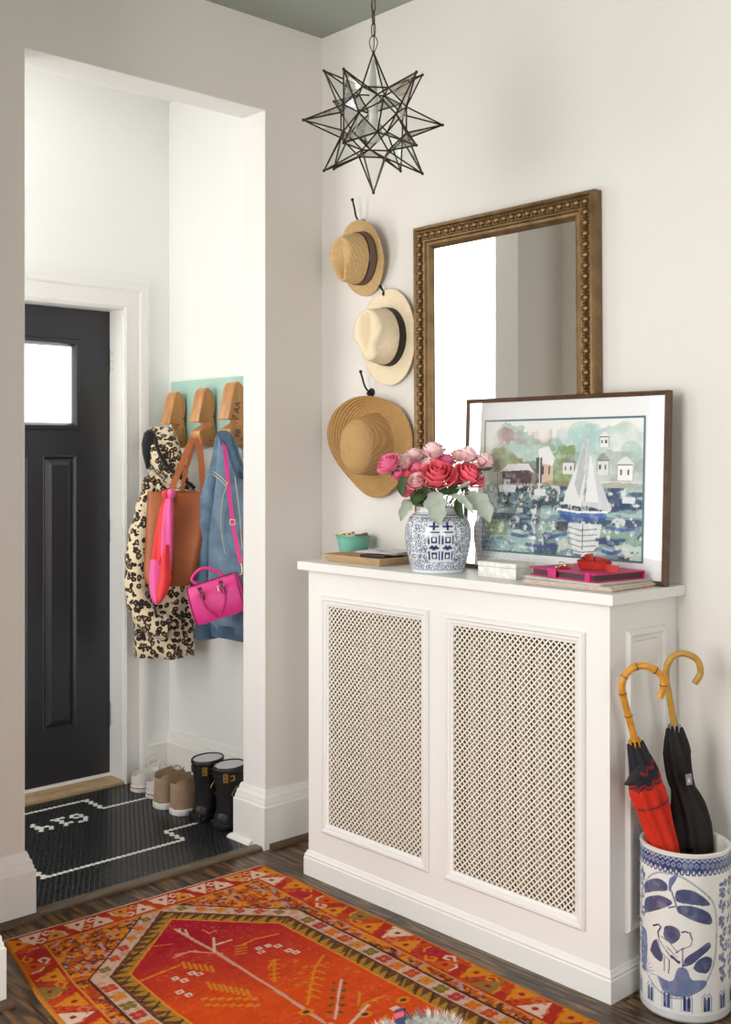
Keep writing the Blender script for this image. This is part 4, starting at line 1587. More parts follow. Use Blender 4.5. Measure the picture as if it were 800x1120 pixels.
# spotted matchbox in the bowl
NU, NV = 60, 40
mb_ = thing('matchbox', 'cream matchbox with dark spots sticking out of the teal bowl', 'box', (BL.x - 0.014, BL.y + 0.012, BL.z + 0.045))
mb_.rotation_euler = (0.15, -0.2, math.radians(-50))
M_CREAM = mat('cream_card', (226, 212, 172), 0.7)
obj('card_box', MB().box(-0.029, 0.029, -0.006, 0.006, -0.010, 0.034), M_CREAM, mb_, bevel=0.001)
sp_ = MB()
for k, (a, b) in enumerate(((-.02, .026), (-.005, .02), (.012, .028), (.022, .016), (-.014, .01), (.006, .008), (-.023, .014), (.024, .03), (-.008, .031))):
    sp_.lathe([(0.0038, 0), (0.0036, 0.0004), (0.0001, 0.0004)], n=10, cap=False) if False else None
    ring = [(a + 0.0042 * math.cos(q * PI / 5), -0.0065, b + 0.0032 * math.sin(q * PI / 5)) for q in range(10)]
    sp_.add(ring, [tuple(range(10))])
obj('spots', sp_, mat('brown_print', (92, 62, 40), 0.7), mb_)
kc = thing('leather_key_case', 'crumpled brown leather key case beside the matchbox in the teal bowl', 'key case', (BL.x + 0.012, BL.y - 0.024, BL.z + 0.053))
kc.rotation_euler = (0.2, -0.1, math.radians(-45))
M_BRL = mat('brown_leather', (98, 74, 56), 0.55, bump=0.3, bscale=120, var=0.3, vscale=60)
for k, (dz, ry) in enumerate(((0.0, 0.2), (0.007, 0.32), (0.014, 0.12))):
    o = obj('flap', MB().box(-0.024, 0.024, -0.010, 0.010, -0.003, 0.003), M_BRL, kc, bevel=0.0025)
    o.location = (0.002 * k, 0.002 * k, dz)
    o.rotation_euler = (0.2 * k - 0.2, -ry, 0.1 * k)
wl_ = thing('dark_wallet', 'dark brown leather wallet under the letters on the tray', 'wallet', (-0.185, -0.525, CH + 0.0066))
wl_.rotation_euler = (0, 0, 0.1)
obj('wallet_body', MB().box(-0.05, 0.05, -0.055, 0.055, 0, 0.024), mat('dark_leather', (46, 34, 32), 0.4, bump=0.2, bscale=150), wl_, bevel=0.004, seg=3)
for k, (x, y, z, rz, ry, label) in enumerate(((-0.168, -0.515, 0.0355, 0.25, -0.03, 'white envelope lying on top of the letters on the tray'),
                                             (-0.155, -0.535, 0.0325, -0.05, -0.02, 'grey white envelope beneath the top envelope on the tray'))):
    e = thing('envelope', label, 'envelope', (x, y, CH + z), 'letters on the tray')
    e.rotation_euler = (0.02 * k, ry, rz)
    obj('paper', MB().grid(8, 6, lambda u, v: (-0.055 + 0.11 * u, -0.085 + 0.17 * v, 0.0015 * math.sin(u * 5 + k) + 0.004 * (v - .5) ** 2)),
        mat('envelope_paper_%d' % k, ((232, 228, 230), (206, 202, 206))[k], 0.8), e, smooth=180)
    obj('flap', MB().add([(-0.055, -0.085, 0.0035), (0.055, -0.085, 0.0035), (0.055, 0.085, 0.0035), (0.0, 0.0, 0.0042), (-0.055, 0.085, 0.0035)],
                         [(0, 1, 3), (1, 2, 3)]), MATS['envelope_paper_%d' % k], e)

# --- marble box
a, b = at(523, 630.5, 'z', CH), at(564.5, 634.8, 'z', CH)
a2 = Vector((b.x, b.y, 0))
M_MARB = mat('white_marble', (224, 222, 216), 0.4, bump=0.3, bscale=60, var=0.14, vscale=50)
ln = (Vector((a.x, a.y)) - Vector((b.x, b.y))).length
ez = math.atan2(a.y - b.y, a.x - b.x)
box_ = thing('marble_box', 'small white marble box between the ginger jar and the pink case', 'box', (b.x, b.y, CH + 0.0003))
box_.rotation_euler = (0, 0, ez)
obj('box_body', MB().box(0, ln, -0.085, 0, 0, 0.032), M_MARB, box_, bevel=0.0015)
obj('lid', MB().box(-0.001, ln + 0.001, -0.086, 0.001, 0.0325, 0.046), M_MARB, box_, bevel=0.0015)

# --- newspapers, pink case, keys, belt
M_NEWS = mat('newsprint', (214, 196, 174), 0.85, var=0.1, vscale=40)
M_NEWSG = mat('newsprint_grey', (196, 190, 182), 0.85, var=0.25, vscale=90)


def sheet_stack(name, label, c, sx, sy, z0, z1, rz, m, cat, n, cols):
    t = thing(name, label, cat, (c[0], c[1], z0))
    t.rotation_euler = (0, 0, rz)
    for k in range(n):
        a, b = (z1 - z0) * k / n, (z1 - z0) * (k + 1) / n
        rnd = random.Random(k + n)
        o = obj('section', MB().box(-sx / 2 + rnd.uniform(0, .008), sx / 2 - rnd.uniform(0, .008), -sy / 2 + rnd.uniform(0, .010), sy / 2 - rnd.uniform(0, .010), a + 0.0002, b - 0.0002),
                cols[k % len(cols)], t, bevel=0.0005)
    return t


ncx, ncy = -0.195, -1.374
sheet_stack('folded_newspaper', 'folded pinkish newspaper at the bottom of the pile on the right end', (ncx, ncy), 0.23, 0.30, CH + 0.0004, CH + 0.012, 0.02,
            None, 'newspaper', 6, [mat('pink_newsprint', (212, 180, 160), 0.85, var=0.2, vscale=60), mat('pale_newsprint', (226, 218, 208), 0.85, var=0.15, vscale=70)])
sheet_stack('folded_magazine', 'folded grey printed magazine directly under the pink case', (ncx + 0.004, ncy + 0.012), 0.222, 0.285, CH + 0.0124, CH + 0.020, -0.07,
            None, 'magazine', 4, [M_NEWSG, MATS['pale_newsprint']])
M_PINK = mat('pink_leather', (196, 30, 104), 0.42, bump=0.25, bscale=260, var=0.08, vscale=30)
M_PINKD2 = None
M_PINKD = mat('pink_leather_dark', (140, 18, 76), 0.5)
case = thing('tablet_case', 'magenta pink leather folio case lying on the newspapers', 'case', (ncx + 0.008, ncy + 0.018, CH + 0.0204))
case.rotation_euler = (0, 0, -0.16)
obj('lower_cover', MB().box(-0.095, 0.095, -0.128, 0.128, 0, 0.004), M_PINK, case, bevel=0.0015)
obj('upper_cover', MB().box(-0.096, 0.096, -0.130, 0.130, 0.019, 0.0235), M_PINK, case, bevel=0.0018)
obj('pages', MB().box(-0.088, 0.088, -0.120, 0.120, 0.0042, 0.0188), mat('page_edge', (70, 58, 56), 0.6), case)
obj('spine', MB().box(0.091, 0.0955, -0.128, 0.128, 0.003, 0.021), M_PINK, case)
cl_ = MB().box(-0.1015, -0.097, 0.015, 0.047, 0.001, 0.026).box(-0.0985, -0.045, 0.015, 0.047, 0.0237, 0.0265)
obj('clasp_strap', cl_, M_PINK, case, bevel=0.0012)
obj('corner_loop', MB().box(-0.0985, -0.075, -0.112, -0.094, 0.001, 0.0255), M_PINK, case, bevel=0.001)
CZ = CH + 0.0204 + 0.0237
keys = thing('gold_keys', 'little bunch of gold keys and charms on the pink case', 'keys', (ncx - 0.045, ncy + 0.055, CZ))
M_BRASS = mat('brass', (186, 156, 92), 0.28, 0.9)
rnd = random.Random(5)
for k in range(6):
    kk = MB().box(-0.012, 0.014, -0.003, 0.003, 0, 0.0022)
    kk.lathe([(0.0062, 0.0), (0.0062, 0.0024), (0.001, 0.0024), (0.001, 0.0)], c=(-0.014, 0, 0), n=12, cap=False)
    o = obj('key', kk, M_BRASS, keys)
    o.location = (rnd.uniform(-.016, .016), rnd.uniform(-.02, .02), 0.0024 * k + 0.0006)
    o.rotation_euler = (0, 0, rnd.uniform(0, 6.3))
rg = MB().tube([(0.012 * math.cos(2 * PI * k / 20), 0.012 * math.sin(2 * PI * k / 20), 0.012 + 0.006 * math.sin(2 * PI * k / 20)) for k in range(20)], 0.001, 6, closed=True)
obj('key_ring', rg, M_BRASS, keys, smooth=60)
belt = thing('rolled_belt', 'loosely rolled red leather belt lying on the pink case', 'belt', (ncx + 0.0, ncy - 0.018, CZ))
M_RED = mat('red_leather', (176, 36, 26), 0.4, bump=0.15, bscale=200, var=0.1, vscale=30)
pts, wd = [], []
NK = 110
for k in range(NK):
    f = k / (NK - 1)
    a = f * 2 * PI * 2.55 + 0.6
    r_ = 0.020 + 0.022 * f
    turn = math.floor(f * 2.55)
    pts.append((r_ * 0.80 * math.cos(a), r_ * 1.35 * math.sin(a), 0.0115 + 0.012 * (1 - f) + 0.009 * (1 - f) * math.sin(a + 0.6)))
    wd.append((0.25 * math.cos(a), 0.25 * math.sin(a), 1))
e0 = Vector(pts[-1])
pts += [e0 + Vector((-0.012, -0.016, -0.001)), e0 + Vector((-0.018, -0.036, -0.001)), e0 + Vector((-0.018, -0.058, -0.001))]
wd += [(0.3, 0.1, 1), (0.3, 0.1, 1), (0.3, 0.1, 1)]
pts = [(p[0], p[1], max(p[2], 0.0105)) for p in pts]
obj('strap', MB().strap(pts, wd, 0.0098, 0.0013), M_RED, belt, smooth=40)

# ================================================================== UMBRELLA STAND
SX, SY, SRAD, SHT = -0.178, -1.662, 0.1145, 0.424
stand = thing('umbrella_stand', 'blue and white porcelain umbrella stand painted with cranes', 'umbrella stand', (SX, SY, 0))
NT, NZ = 560, 300
zs = np.linspace(0.008, SHT - 0.006, NZ)
TH = np.linspace(0, 2 * PI, NT, endpoint=False)
TT, ZZ = np.meshgrid(TH, zs)
camang = math.atan2(CAM[1] - SY, CAM[0] - SX)
S = ((TT - camang + PI) % (2 * PI) - PI) * SRAD            # arc length, + is to the right as seen
D = Draw(S, ZZ, (226, 224, 218))
BL1, BL2, BL3 = (46, 58, 104), (84, 104, 150), (30, 38, 80)
nn = vnoise(S, ZZ, 60, 21, 3)
# photo measures: crop 680..800 x 890..1120, 4.867 px per pixel -> stand coordinates


def sc2(zx, zy):
    px, py = 680 + zx / 4.867, 890 + zy / 4.867
    u = (px - 749.0) / 48.2
    u = max(-0.99, min(0.99, u))
    s = math.asin(u) * SRAD
    drop = math.sqrt(1 - u * u)                           # near side of the round wall sits lower in the picture
    base = 1088 + 25 * drop
    z = (base - py) * 0.002345 * (1.0 + 0.03 * (1 - drop))
    return (s, z)


# top border: lattice band and scallops
D.rect(-9, 9, 0.378, 0.412, BL1)
for k in range(-26, 27):
    c = k * 0.0142
    D.poly([(c - .006, .395), (c, .388), (c + .006, .395), (c, .402)], (150, 166, 196))
    D.poly([(c - .0035, .395), (c, .391), (c + .0035, .395), (c, .399)], BL1)
    D.ell(c + .007, .3785, .0062, .0085, BL1)
    D.ell(c + .007, .3785, .003, .0045, (186, 196, 212))
    D.line([(c, .412), (c + .0071, .404), (c + .0142, .412)], .002, (190, 200, 214))
D.rect(-9, 9, 0.412, 0.4145, (120, 134, 170))
# oval reserve: outline
ov = [sc2(*p) for p in ((230, 308), (320, 325), (420, 385), (475, 440), (490, 520), (490, 640), (480, 740), (450, 830), (400, 900), (330, 950), (270, 955), (210, 930), (160, 870), (130, 790),
                        (118, 700), (116, 560), (118, 420), (150, 340), (190, 312), (230, 308))]
ov = [(p.x, p.y) for p in spline([(q[0], q[1], 0) for q in ov], 6)]
D.line(ov, 0.0042, (110, 118, 142))
D.line(ov, 0.0014, (206, 206, 206))


def blob(pts, rgb, a=0.95):
    P_ = [sc2(*p) for p in pts]
    P_ = [(p.x, p.y) for p in spline([(q[0], q[1], 0) for q in P_ + [P_[0]]], 5)]
    D.poly(P_, rgb, a)


for b_ in ([(130, 420), (135, 365), (190, 340), (240, 360), (245, 400), (190, 408)], [(130, 525), (135, 450), (200, 428), (255, 445), (270, 470), (200, 505)],
           [(285, 430), (300, 395), (370, 388), (440, 425), (455, 455), (370, 462), (300, 455)], [(300, 510), (305, 475), (380, 470), (455, 495), (465, 550), (380, 545)],
           [(228, 630), (235, 590), (270, 582), (305, 600), (310, 640), (275, 675), (240, 665)], [(160, 720), (175, 670), (205, 660), (222, 700), (222, 770), (190, 760)],
           [(325, 790), (340, 740), (400, 690), (450, 645), (462, 670), (420, 720), (370, 770)], [(375, 790), (395, 750), (440, 720), (470, 735), (450, 800), (400, 808)]):
    blob(b_, BL1)
blob([(118, 800), (112, 700), (118, 600), (140, 620), (146, 720), (135, 830)], BL2)
blob([(255, 400), (258, 340), (290, 318), (295, 335), (270, 380), (268, 405)], BL2)
D.line([sc2(270, 405), sc2(285, 450), sc2(300, 500)], .004, BL2)
D.line([sc2(255, 490), sc2(285, 480)], .004, BL2)
blob([(195, 845), (270, 870), (300, 800), (345, 800), (370, 850), (440, 845), (430, 885), (350, 940), (270, 945), (225, 920)], (92, 108, 150))
# cranes
WH = (224, 222, 216)
blob([(195, 660), (210, 640), (235, 650), (290, 705), (310, 760), (270, 765), (220, 730)], WH)
blob([(300, 660), (330, 635), (365, 640), (370, 670), (340, 690), (300, 705), (285, 680)], WH)
for L_, w_, c_ in (([(205, 650), (200, 620), (215, 595), (205, 580), (175, 588)], .0042, BL3), ([(205, 650), (225, 690), (270, 750), (312, 765)], .0022, BL3),
                   ([(215, 640), (260, 670), (300, 720)], .0020, BL3), ([(232, 750), (232, 820)], .0026, BL3), ([(258, 760), (255, 830)], .0026, BL3),
                   ([(370, 640), (360, 610), (335, 605), (320, 612)], .0036, BL3), ([(372, 640), (365, 675), (320, 700)], .002, BL3), ([(325, 700), (325, 800)], .0026, BL3),
                   ([(290, 720), (330, 690)], .002, BL3), ([(200, 655), (215, 720), (260, 765)], .0018, BL3), ([(270, 740), (305, 770)], .006, BL1)):
    D.line([sc2(*p) for p in L_], w_, c_)
for k in range(7):
    D.line([sc2(235 + 10 * k, 690 + 9 * k), sc2(255 + 8 * k, 700 + 8 * k)], .0012, BL3)
for k in range(5):
    D.line([sc2(135, 820), sc2(150 + 10 * k, 760 + 22 * k)], .0014, BL2)
# scattered flower sprays round the reserve and round the back
rnd = np.random.RandomState(4)
for s0 in np.arange(-0.36, 0.361, 0.0225):
    if -0.118 < s0 < 0.093:
        continue
    for k, z0 in enumerate((.345, .318, .285, .25, .215, .18, .145, .11)):
        x, z = s0 + rnd.uniform(-.006, .006), z0 + rnd.uniform(-.006, .006)
        for q in range(7):
            D.ell(x + rnd.uniform(-.008, .008), z + rnd.uniform(-.012, .012), .0052, .0048, (98, 110, 150) if q % 2 else (70, 84, 128), 0.8)
        D.ell(x, z, .0028, .0028, (206, 208, 212), .8)
for s0 in (-0.128, 0.102):
    for z0 in ((.345, .115) if s0 < 0 else (.33, .29, .25, .2, .16, .12)):
        for q in range(8):
            D.ell(s0 + rnd.uniform(-.008, .008), z0 + rnd.uniform(-.014, .014), .005, .005, (78, 92, 134), 0.85)
# foot lappets
for k in range(-7, 8):
    c = k * 0.0502 + 0.004
    D.line([(c - .013, .030), (c - .013, .068), (c - .006, .077), (c, .070), (c + .006, .077), (c + .013, .068), (c + .013, .030)], .0022, (120, 134, 168))
    D.poly([(c - .009, .032), (c - .009, .066), (c - .005, .071), (c, .060), (c + .005, .071), (c + .009, .066), (c + .009, .032)], BL1)
    D.line([(c, .034), (c, .060)], .003, (130, 146, 184))
D.rect(-9, 9, 0.008, 0.022, (196, 196, 204), .7)
D.put(np.clip(nn - .45, 0, 1), (200, 204, 214), 0.5)
Pz = np.stack([SRAD * np.cos(TT), SRAD * np.sin(TT), ZZ], -1)
me = grid_mesh('painted_wall', Pz, True)
paint(me, D.c)
obj('painted_wall', me, M_PORC, stand)
M_CRK = mat('cream_porcelain', (226, 222, 212), 0.2, coat=0.3)
zt_ = SHT - 0.006
obj('rim', MB().lathe([(SRAD, zt_), (SRAD + .001, zt_ + .003), (SRAD - .003, zt_ + .006), (SRAD - .009, zt_ + .005), (SRAD - .0125, zt_ - .002), (SRAD - .013, 0.02), (0.001, 0.016)], n=96, cap=False),
    M_CRK, stand, smooth=60)
obj('foot', MB().lathe([(0.001, 0.0005), (SRAD - .008, 0.0), (SRAD - .003, .002), (SRAD, .008)], n=96, cap=False), M_CRK, stand, smooth=60)

# ================================================================== UMBRELLAS


def umbrella(name, label, handle, rad, cloth, cols, D0, D1, m_handle, nodes, extra):
    """handle: photo points from the tip of the crook down; cloth: (px, py, half width px)"""
    def DD(py):
        return D0 + (D1 - D0) * smoothstep(720, 920, py)
    hp = [pd(x, y, DD(y)) for x, y in handle]
    foot = pd(cloth[-1][0], cloth[-1][1], DD(cloth[-1][1]))
    t = thing(name, label, 'umbrella', (foot.x, foot.y, 0.018), world_parts=True)
    sp = spline(hp, 10)
    n = len(sp)
    rr = []
    for i in range(n):
        r_ = rad
        if nodes:
            ph = (i / (n - 1) * nodes) % 1.0
            r_ *= 1 + 0.13 * math.exp(-(min(ph, 1 - ph) / 0.06) ** 2)
        if i == 0:
            r_ *= 0.8
        rr.append(r_)
    h_ = obj('handle', MB().tube(sp, rr, 14), m_handle, t, smooth=60)
    if nodes:
        for k in range(1, nodes):
            i = int(k / nodes * (n - 1))
            d = (sp[i + 1] - sp[i - 1]).normalized()
            obj('node_ring', MB().tube([sp[i] - d * 0.0011, sp[i] + d * 0.0011], rad * 1.16, 14), mat('bamboo_node', (96, 58, 20), 0.5), h_, smooth=60)
    # folded cloth with pleats
    axis = [pd(x, y, DD(y)) for x, y, w in cloth]
    end = Vector((SX + (0.02 if 'black' in label else -0.03), SY - 0.01, 0.03))
    ws = [w * DD(y) / FPX for x, y, w in cloth]
    ax2 = spline(axis, 14)
    ww = []
    for i in range(len(cloth) - 1):
        for s in range(14):
            ww.append(ws[i] + (ws[i + 1] - ws[i]) * s / 14)
    ww.append(ws[-1])
    tail = 14
    for k in range(1, tail + 1):
        f = k / tail
        ax2.append(axis[-1] + (end - axis[-1]) * f)
        ww.append(ws[-1] * (1 - 0.75 * f))
    vs, fs, cs = [], [], []
    N = 48
    for i, (p, w) in enumerate(zip(ax2, ww)):
        tdir = (ax2[min(i + 1, len(ax2) - 1)] - ax2[max(i - 1, 0)]).normalized()
        a = (RT - tdir * RT.dot(tdir)).normalized()
        b = tdir.cross(a)
        for k in range(N):
            th = 2 * PI * k / N
            pl = 1 + 0.16 * math.cos(8 * th + i * 0.05) + 0.05 * math.sin(3 * th + i * 0.13)
            vs.append(p + a * (w * pl * math.cos(th)) + b * (w * 0.8 * pl * math.sin(th)))
            cs.append(lin(cols(i / 6.0, th, p)))
    M2 = len(ax2)
    for i in range(M2 - 1):
        for k in range(N):
            fs.append((i * N + k, i * N + (k + 1) % N, (i + 1) * N + (k + 1) % N, (i + 1) * N + k))
    fs.append(tuple(range(N)))
    fs.append(tuple(range((M2 - 1) * N, M2 * N))[::-1])
    me = bpy.data.meshes.new('canopy')
    me.from_pydata([tuple(v) for v in vs], [], fs)
    for p in me.polygons:
        p.use_smooth = True
    paint(me, np.array(cs))
    can = obj('canopy', me, mat_vcol('umbrella_cloth', 0.7, 0.25, bump=0.15, bscale=900), t)
    # rib tips around the handle foot
    p0 = axis[0]
    d = (axis[1] - axis[0]).normalized()
    a = (RT - d * RT.dot(d)).normalized()
    b = d.cross(a)
    for k in range(8):
        th = 2 * PI * k / 8 + 0.2
        o_ = a * math.cos(th) + b * math.sin(th)
        q = p0 + o_ * ws[0] * 0.72
        obj('rib_tip', MB().tube([q + d * 0.012, q - d * 0.002 + o_ * 0.001, q - d * 0.009 + o_ * 0.001], [0.0016, 0.0026, 0.0022], 8), extra, t, smooth=60)
    obj('shaft', MB().tube([hp[-1], axis[1]], 0.005, 10), M_STEEL, t, smooth=60)
    return t, axis, ws


M_BAMB = mat('bamboo', (204, 142, 44), 0.28, var=0.25, vscale=40)
M_CANE = mat('plain_cane', (186, 142, 60), 0.35, var=0.15, vscale=50)


def red_cols(i, th, p):
    zc = p.z + 0.005 * math.cos(8 * th) - 0.012 * math.cos(th + 0.6)
    if zc > 0.580:
        if abs(zc - 0.588) < 0.003 or abs(zc - 0.622) < 0.003:
            return (158, 30, 40)
        return (40, 40, 46)
    return (202, 48, 28)


def black_cols(i, th, p):
    return (38, 33, 32)


t, axR, wR = umbrella('red_umbrella', 'folded red and black umbrella with a curved bamboo handle', [(722, 763), (726, 752), (724, 739), (709, 729), (694, 730), (684, 739), (680.5, 752), (684, 769), (689.5, 789), (695, 810)],
                      0.0092, [(695, 812, 8), (699, 828, 11), (705, 848, 15.5), (708, 862, 18), (713, 880, 17), (721, 905, 15), (727, 925, 14)], red_cols, 2.86, 2.92, M_BAMB, 7, M_BAMB)
flap = [pd(701, 838, 2.835), pd(696, 848, 2.83), pd(690, 855, 2.83), pd(683, 858, 2.835)]
obj('loose_fold', leaf_patch(flap, 0.013, Vector((0, 0, 1)), 0.25, 7), mat('black_band', (34, 32, 36), 0.7), t, smooth=180)
tie = axR[4]
d = (axR[5] - axR[4]).normalized()
a_ = (RT - d * RT.dot(d)).normalized()
b_ = d.cross(a_)
obj('tie_band', MB().tube([tie + a_ * (wR[4] * 1.12 * math.cos(k * PI / 12)) + b_ * (wR[4] * 0.95 * math.sin(k * PI / 12)) + Vector((0, 0, 0.006)) for k in range(24)], 0.0017, 6, closed=True),
    mat('black_band', (28, 26, 28), 0.7), t, smooth=60)
t, axB, wB = umbrella('black_umbrella', 'folded black umbrella with a plain cane crook handle', [(760, 748), (766.5, 736), (763, 722), (750, 715), (738, 717), (730.5, 727), (729, 740), (732, 760), (735, 776), (737.5, 792)],
                      0.0088, [(738, 796, 8), (739, 808, 11), (741, 824, 14), (743, 845, 13), (747, 862, 12), (753, 880, 17), (756, 900, 20), (757, 925, 20)], black_cols, 2.96, 2.98, M_CANE, 0, M_STEEL)
lab = pd(753.5, 853, 2.90)
obj('grey_tag', MB().add([lab + RT * (-.008) + Vector((0, 0, .014)), lab + RT * .008 + Vector((0, 0, .017)), lab + RT * .010 + Vector((0, 0, -.012)), lab + RT * (-.005) + Vector((0, 0, -.014))],
                         [(0, 1, 2, 3)]), mat('grey_tag', (128, 128, 130), 0.6), t)
lt_ = MB()
for (x0, x1, z0, z1) in ((-.0015, -.0003, -.006, .005), (-.0003, .004, .002, .0032), (.003, .0042, -.002, .003), (-.0003, .004, -.0028, -.0016), (-.0003, .004, -.006, -.0048), (.003, .0042, -.006, -.002)):
    q0 = lab - FW * 0.0006
    lt_.add([q0 + RT * x0 + Vector((0, 0, z0)), q0 + RT * x1 + Vector((0, 0, z0)), q0 + RT * x1 + Vector((0, 0, z1)), q0 + RT * x0 + Vector((0, 0, z1))], [(0, 1, 2, 3)])
obj('tag_mark', lt_, mat('tag_print', (236, 236, 236), 0.6), t)

# ================================================================== RUG
redge = [at(x, y, 'z', 0) for x, y in ((285, 948), (323, 963), (370, 986), (440, 1017), (470, 1032), (539, 1066), (590, 1090), (647, 1117))]
RX = sorted([(-p.y, p.x) for p in redge])
RX = [(0.0, -0.398)] + [q for q in RX if q[0] > 0.2] + [(2.2, -0.46)]
LX = [(0.0, -1.310), (0.1, -1.318), (0.5, -1.405), (0.8, -1.445), (2.2, -1.475)]
RY0, RLEN = -0.118, 1.95
NU, NV = 330, 610
UU, BB = np.meshgrid(np.linspace(-0.5, 0.5, NU), np.linspace(0, RLEN, NV))
D = Draw(UU, BB, (186, 60, 28))
hexd = np.maximum(np.abs(UU) - 0.25, ((0.195 + 0.96 * np.abs(UU)) - BB) / 1.386)
hexd = np.maximum(hexd, (BB - (RLEN - 0.195 - 0.96 * np.abs(UU))) / 1.386)
nz1, nz2 = vnoise(UU, BB, 12, 31, 3), vnoise(UU, BB, 60, 32, 2)
nst = vnoise(UU * 0.6, BB * 3, 40, 33, 2)
inb = (np.abs(UU) < 0.395) & (BB > 0.108) & (BB < RLEN - 0.108)
# spandrels
sp_m = inb & (hexd > 0.105)
D.put(sp_m.astype(float), (198, 92, 28))
cell = (np.floor(UU / 0.028) + np.floor(BB / 0.022)).astype(int)
D.put((sp_m & (np.abs(vnoise(UU, BB, 70, 35, 1) - .5) < .14)).astype(float), (76, 48, 40), .9)
D.put((sp_m & (nz2 > 0.60)).astype(float), (222, 138, 34), .9)
D.put((sp_m & (vnoise(UU, BB, 75, 36, 1) > 0.80)).astype(float), (176, 150, 160), .9)
D.put((sp_m & (nz1 > 0.56) & (nz2 < 0.42)).astype(float), (176, 56, 30), .8)
# white band with flowers, brown zigzag band
wb_ = inb & (hexd > 0.052) & (hexd <= 0.105)
D.put(wb_.astype(float), (206, 172, 150))
D.put((wb_ & (nz2 > 0.6)).astype(float), (196, 120, 96), .6)
br_ = inb & (hexd > 0.006) & (hexd <= 0.052)
D.put(br_.astype(float), (104, 66, 36))
D.put((br_ & (np.abs(((np.sign(UU) * UU * 0.4 + BB) * 30) % 1 - .5) * 0.085 + 0.008 > hexd)).astype(float), (176, 128, 44), .95)
D.put((br_ & ((np.abs(((UU * 0.7 + BB) * 17) % 1 - .5)) < .08)).astype(float), (60, 42, 34), .9)
D.put((inb & (np.abs(hexd - 0.107) < 0.0032)).astype(float), (70, 40, 34))
D.put((inb & (np.abs(hexd - 0.052) < 0.0028)).astype(float), (92, 50, 38))
D.put((inb & (hexd > 0.0) & (hexd < 0.006)).astype(float), (222, 140, 40))
# field: crimson at the far end running into orange red (dye lots)
fd = hexd <= 0
tcol = np.clip((BB - 0.34 + (nz1 - .5) * .2 - UU * 0.12) / 0.42, 0, 1)[..., None]
fc = np.array(lin((168, 26, 44))) * (1 - tcol) + np.array(lin((216, 76, 20))) * tcol
fc = fc * (0.86 + 0.28 * nst[..., None])
D.c[fd] = fc[fd]


def ub(px, py):
    p = at(px, py, 'z', 0)
    b = RY0 - p.y
    xr, xl = interp(RX, -p.y), interp(LX, -p.y)
    return ((p.x - (xr + xl) / 2) / (xr - xl), b)


CRM, YEL, ORG, RED_, DRK = (222, 192, 170), (216, 134, 32), (206, 88, 26), (160, 36, 28), (62, 40, 36)
# flowers along the white band (right and left legs, slanted ends)
fl_cols = [(190, 70, 40), (206, 130, 40), (120, 110, 50), (176, 52, 60), (214, 110, 34)]


def flower(u, b, c, s=1.0):
    for k in range(4):
        a = PI / 4 + k * PI / 2
        D.ell(u + .013 * s * math.cos(a), b + .013 * s * math.sin(a), .0105 * s, .0105 * s, c)
    D.ell(u, b, .006 * s, .006 * s, YEL)
    D.ell(u, b, .0026 * s, .0026 * s, DRK)
    D.line([(u - .02 * s, b - .016 * s), (u - .012 * s, b - .004 * s)], .003, (120, 60, 50))


k = 0
b = 0.47
while b < RLEN - 0.3:
    for sgn in (-1, 1):
        flower(sgn * 0.329, b, fl_cols[(k + (sgn > 0) * 2) % 5])
    b += 0.058
    k += 1
for k in range(7):
    t = k / 6.5
    for sgn in (-1, 1):
        flower(sgn * (0.02 + 0.30 * t), 0.195 + 0.96 * (0.02 + .30 * t) - 0.115, fl_cols[(k * 2) % 5], 0.8)
# main border: hooked motifs
bd = (~inb)
D.put(bd.astype(float), (176, 46, 28))
D.put((bd & (nz1 > 0.55)).astype(float), (196, 72, 28), .8)


def hook(u, b, du, dv, c1, c2, s=1.0):
    """triangle with a curled hook; (du,dv) points outward"""
    pu, pv = -dv, du
    P_ = lambda a, c: (u + (du * a + pu * c) * s, b + (dv * a + pv * c) * s)
    D.poly([P_(-.040, -.046), P_(-.040, .040), P_(.040, .004)], c1)
    D.line([P_(.02, -.002), P_(.036, -.022), P_(.024, -.040), P_(.008, -.034), P_(.012, -.020)], .0085 * s, c2)
    D.line([P_(-.03, .03), P_(-.006, .030), P_(.006, .018)], .007 * s, c2)
    D.ell(*P_(-.016, -.004), .009 * s, .009 * s, RED_)


k = 0
b = 0.06
pal = [(YEL, (206, 70, 30)), (CRM, (206, 110, 70)), (YEL, ORG), ((172, 40, 52), YEL), (ORG, CRM), (YEL, (150, 60, 40)), ((140, 112, 56), YEL)]
while b < RLEN:
    for sgn in (-1, 1):
        c = pal[(k + (0 if sgn > 0 else 2)) % len(pal)]
        hook(sgn * 0.448, b, sgn if k % 2 else -sgn, 0, c[0], c[1])
    b += 0.082
    k += 1
for k in range(12):
    u = -0.42 + 0.077 * k
    c = [(CRM, CRM), ((206, 140, 60), CRM), (CRM, (206, 150, 90))][k % 3]
    for bb_ in (0.056, RLEN - 0.056):
        hook(u, bb_, 0, -1 if k % 2 else 1, c[0], c[1], 0.92)
m_ = (np.abs(np.abs(UU) - 0.395) < 0.003) & (BB > 0.105) & (BB < RLEN - .105)
D.put(m_.astype(float), (214, 138, 52))
D.put(((np.abs(BB - 0.108) < 0.003) & (np.abs(UU) < .398)).astype(float), (214, 138, 52))
# outer guard stripes
D.put((np.abs(UU) > 0.488).astype(float), (196, 130, 40), .8)
D.put((BB < 0.008).astype(float), (216, 196, 170))


def pl(pts, w, c, a=.95):
    D.line([ub(*p) for p in pts], w, c, a)


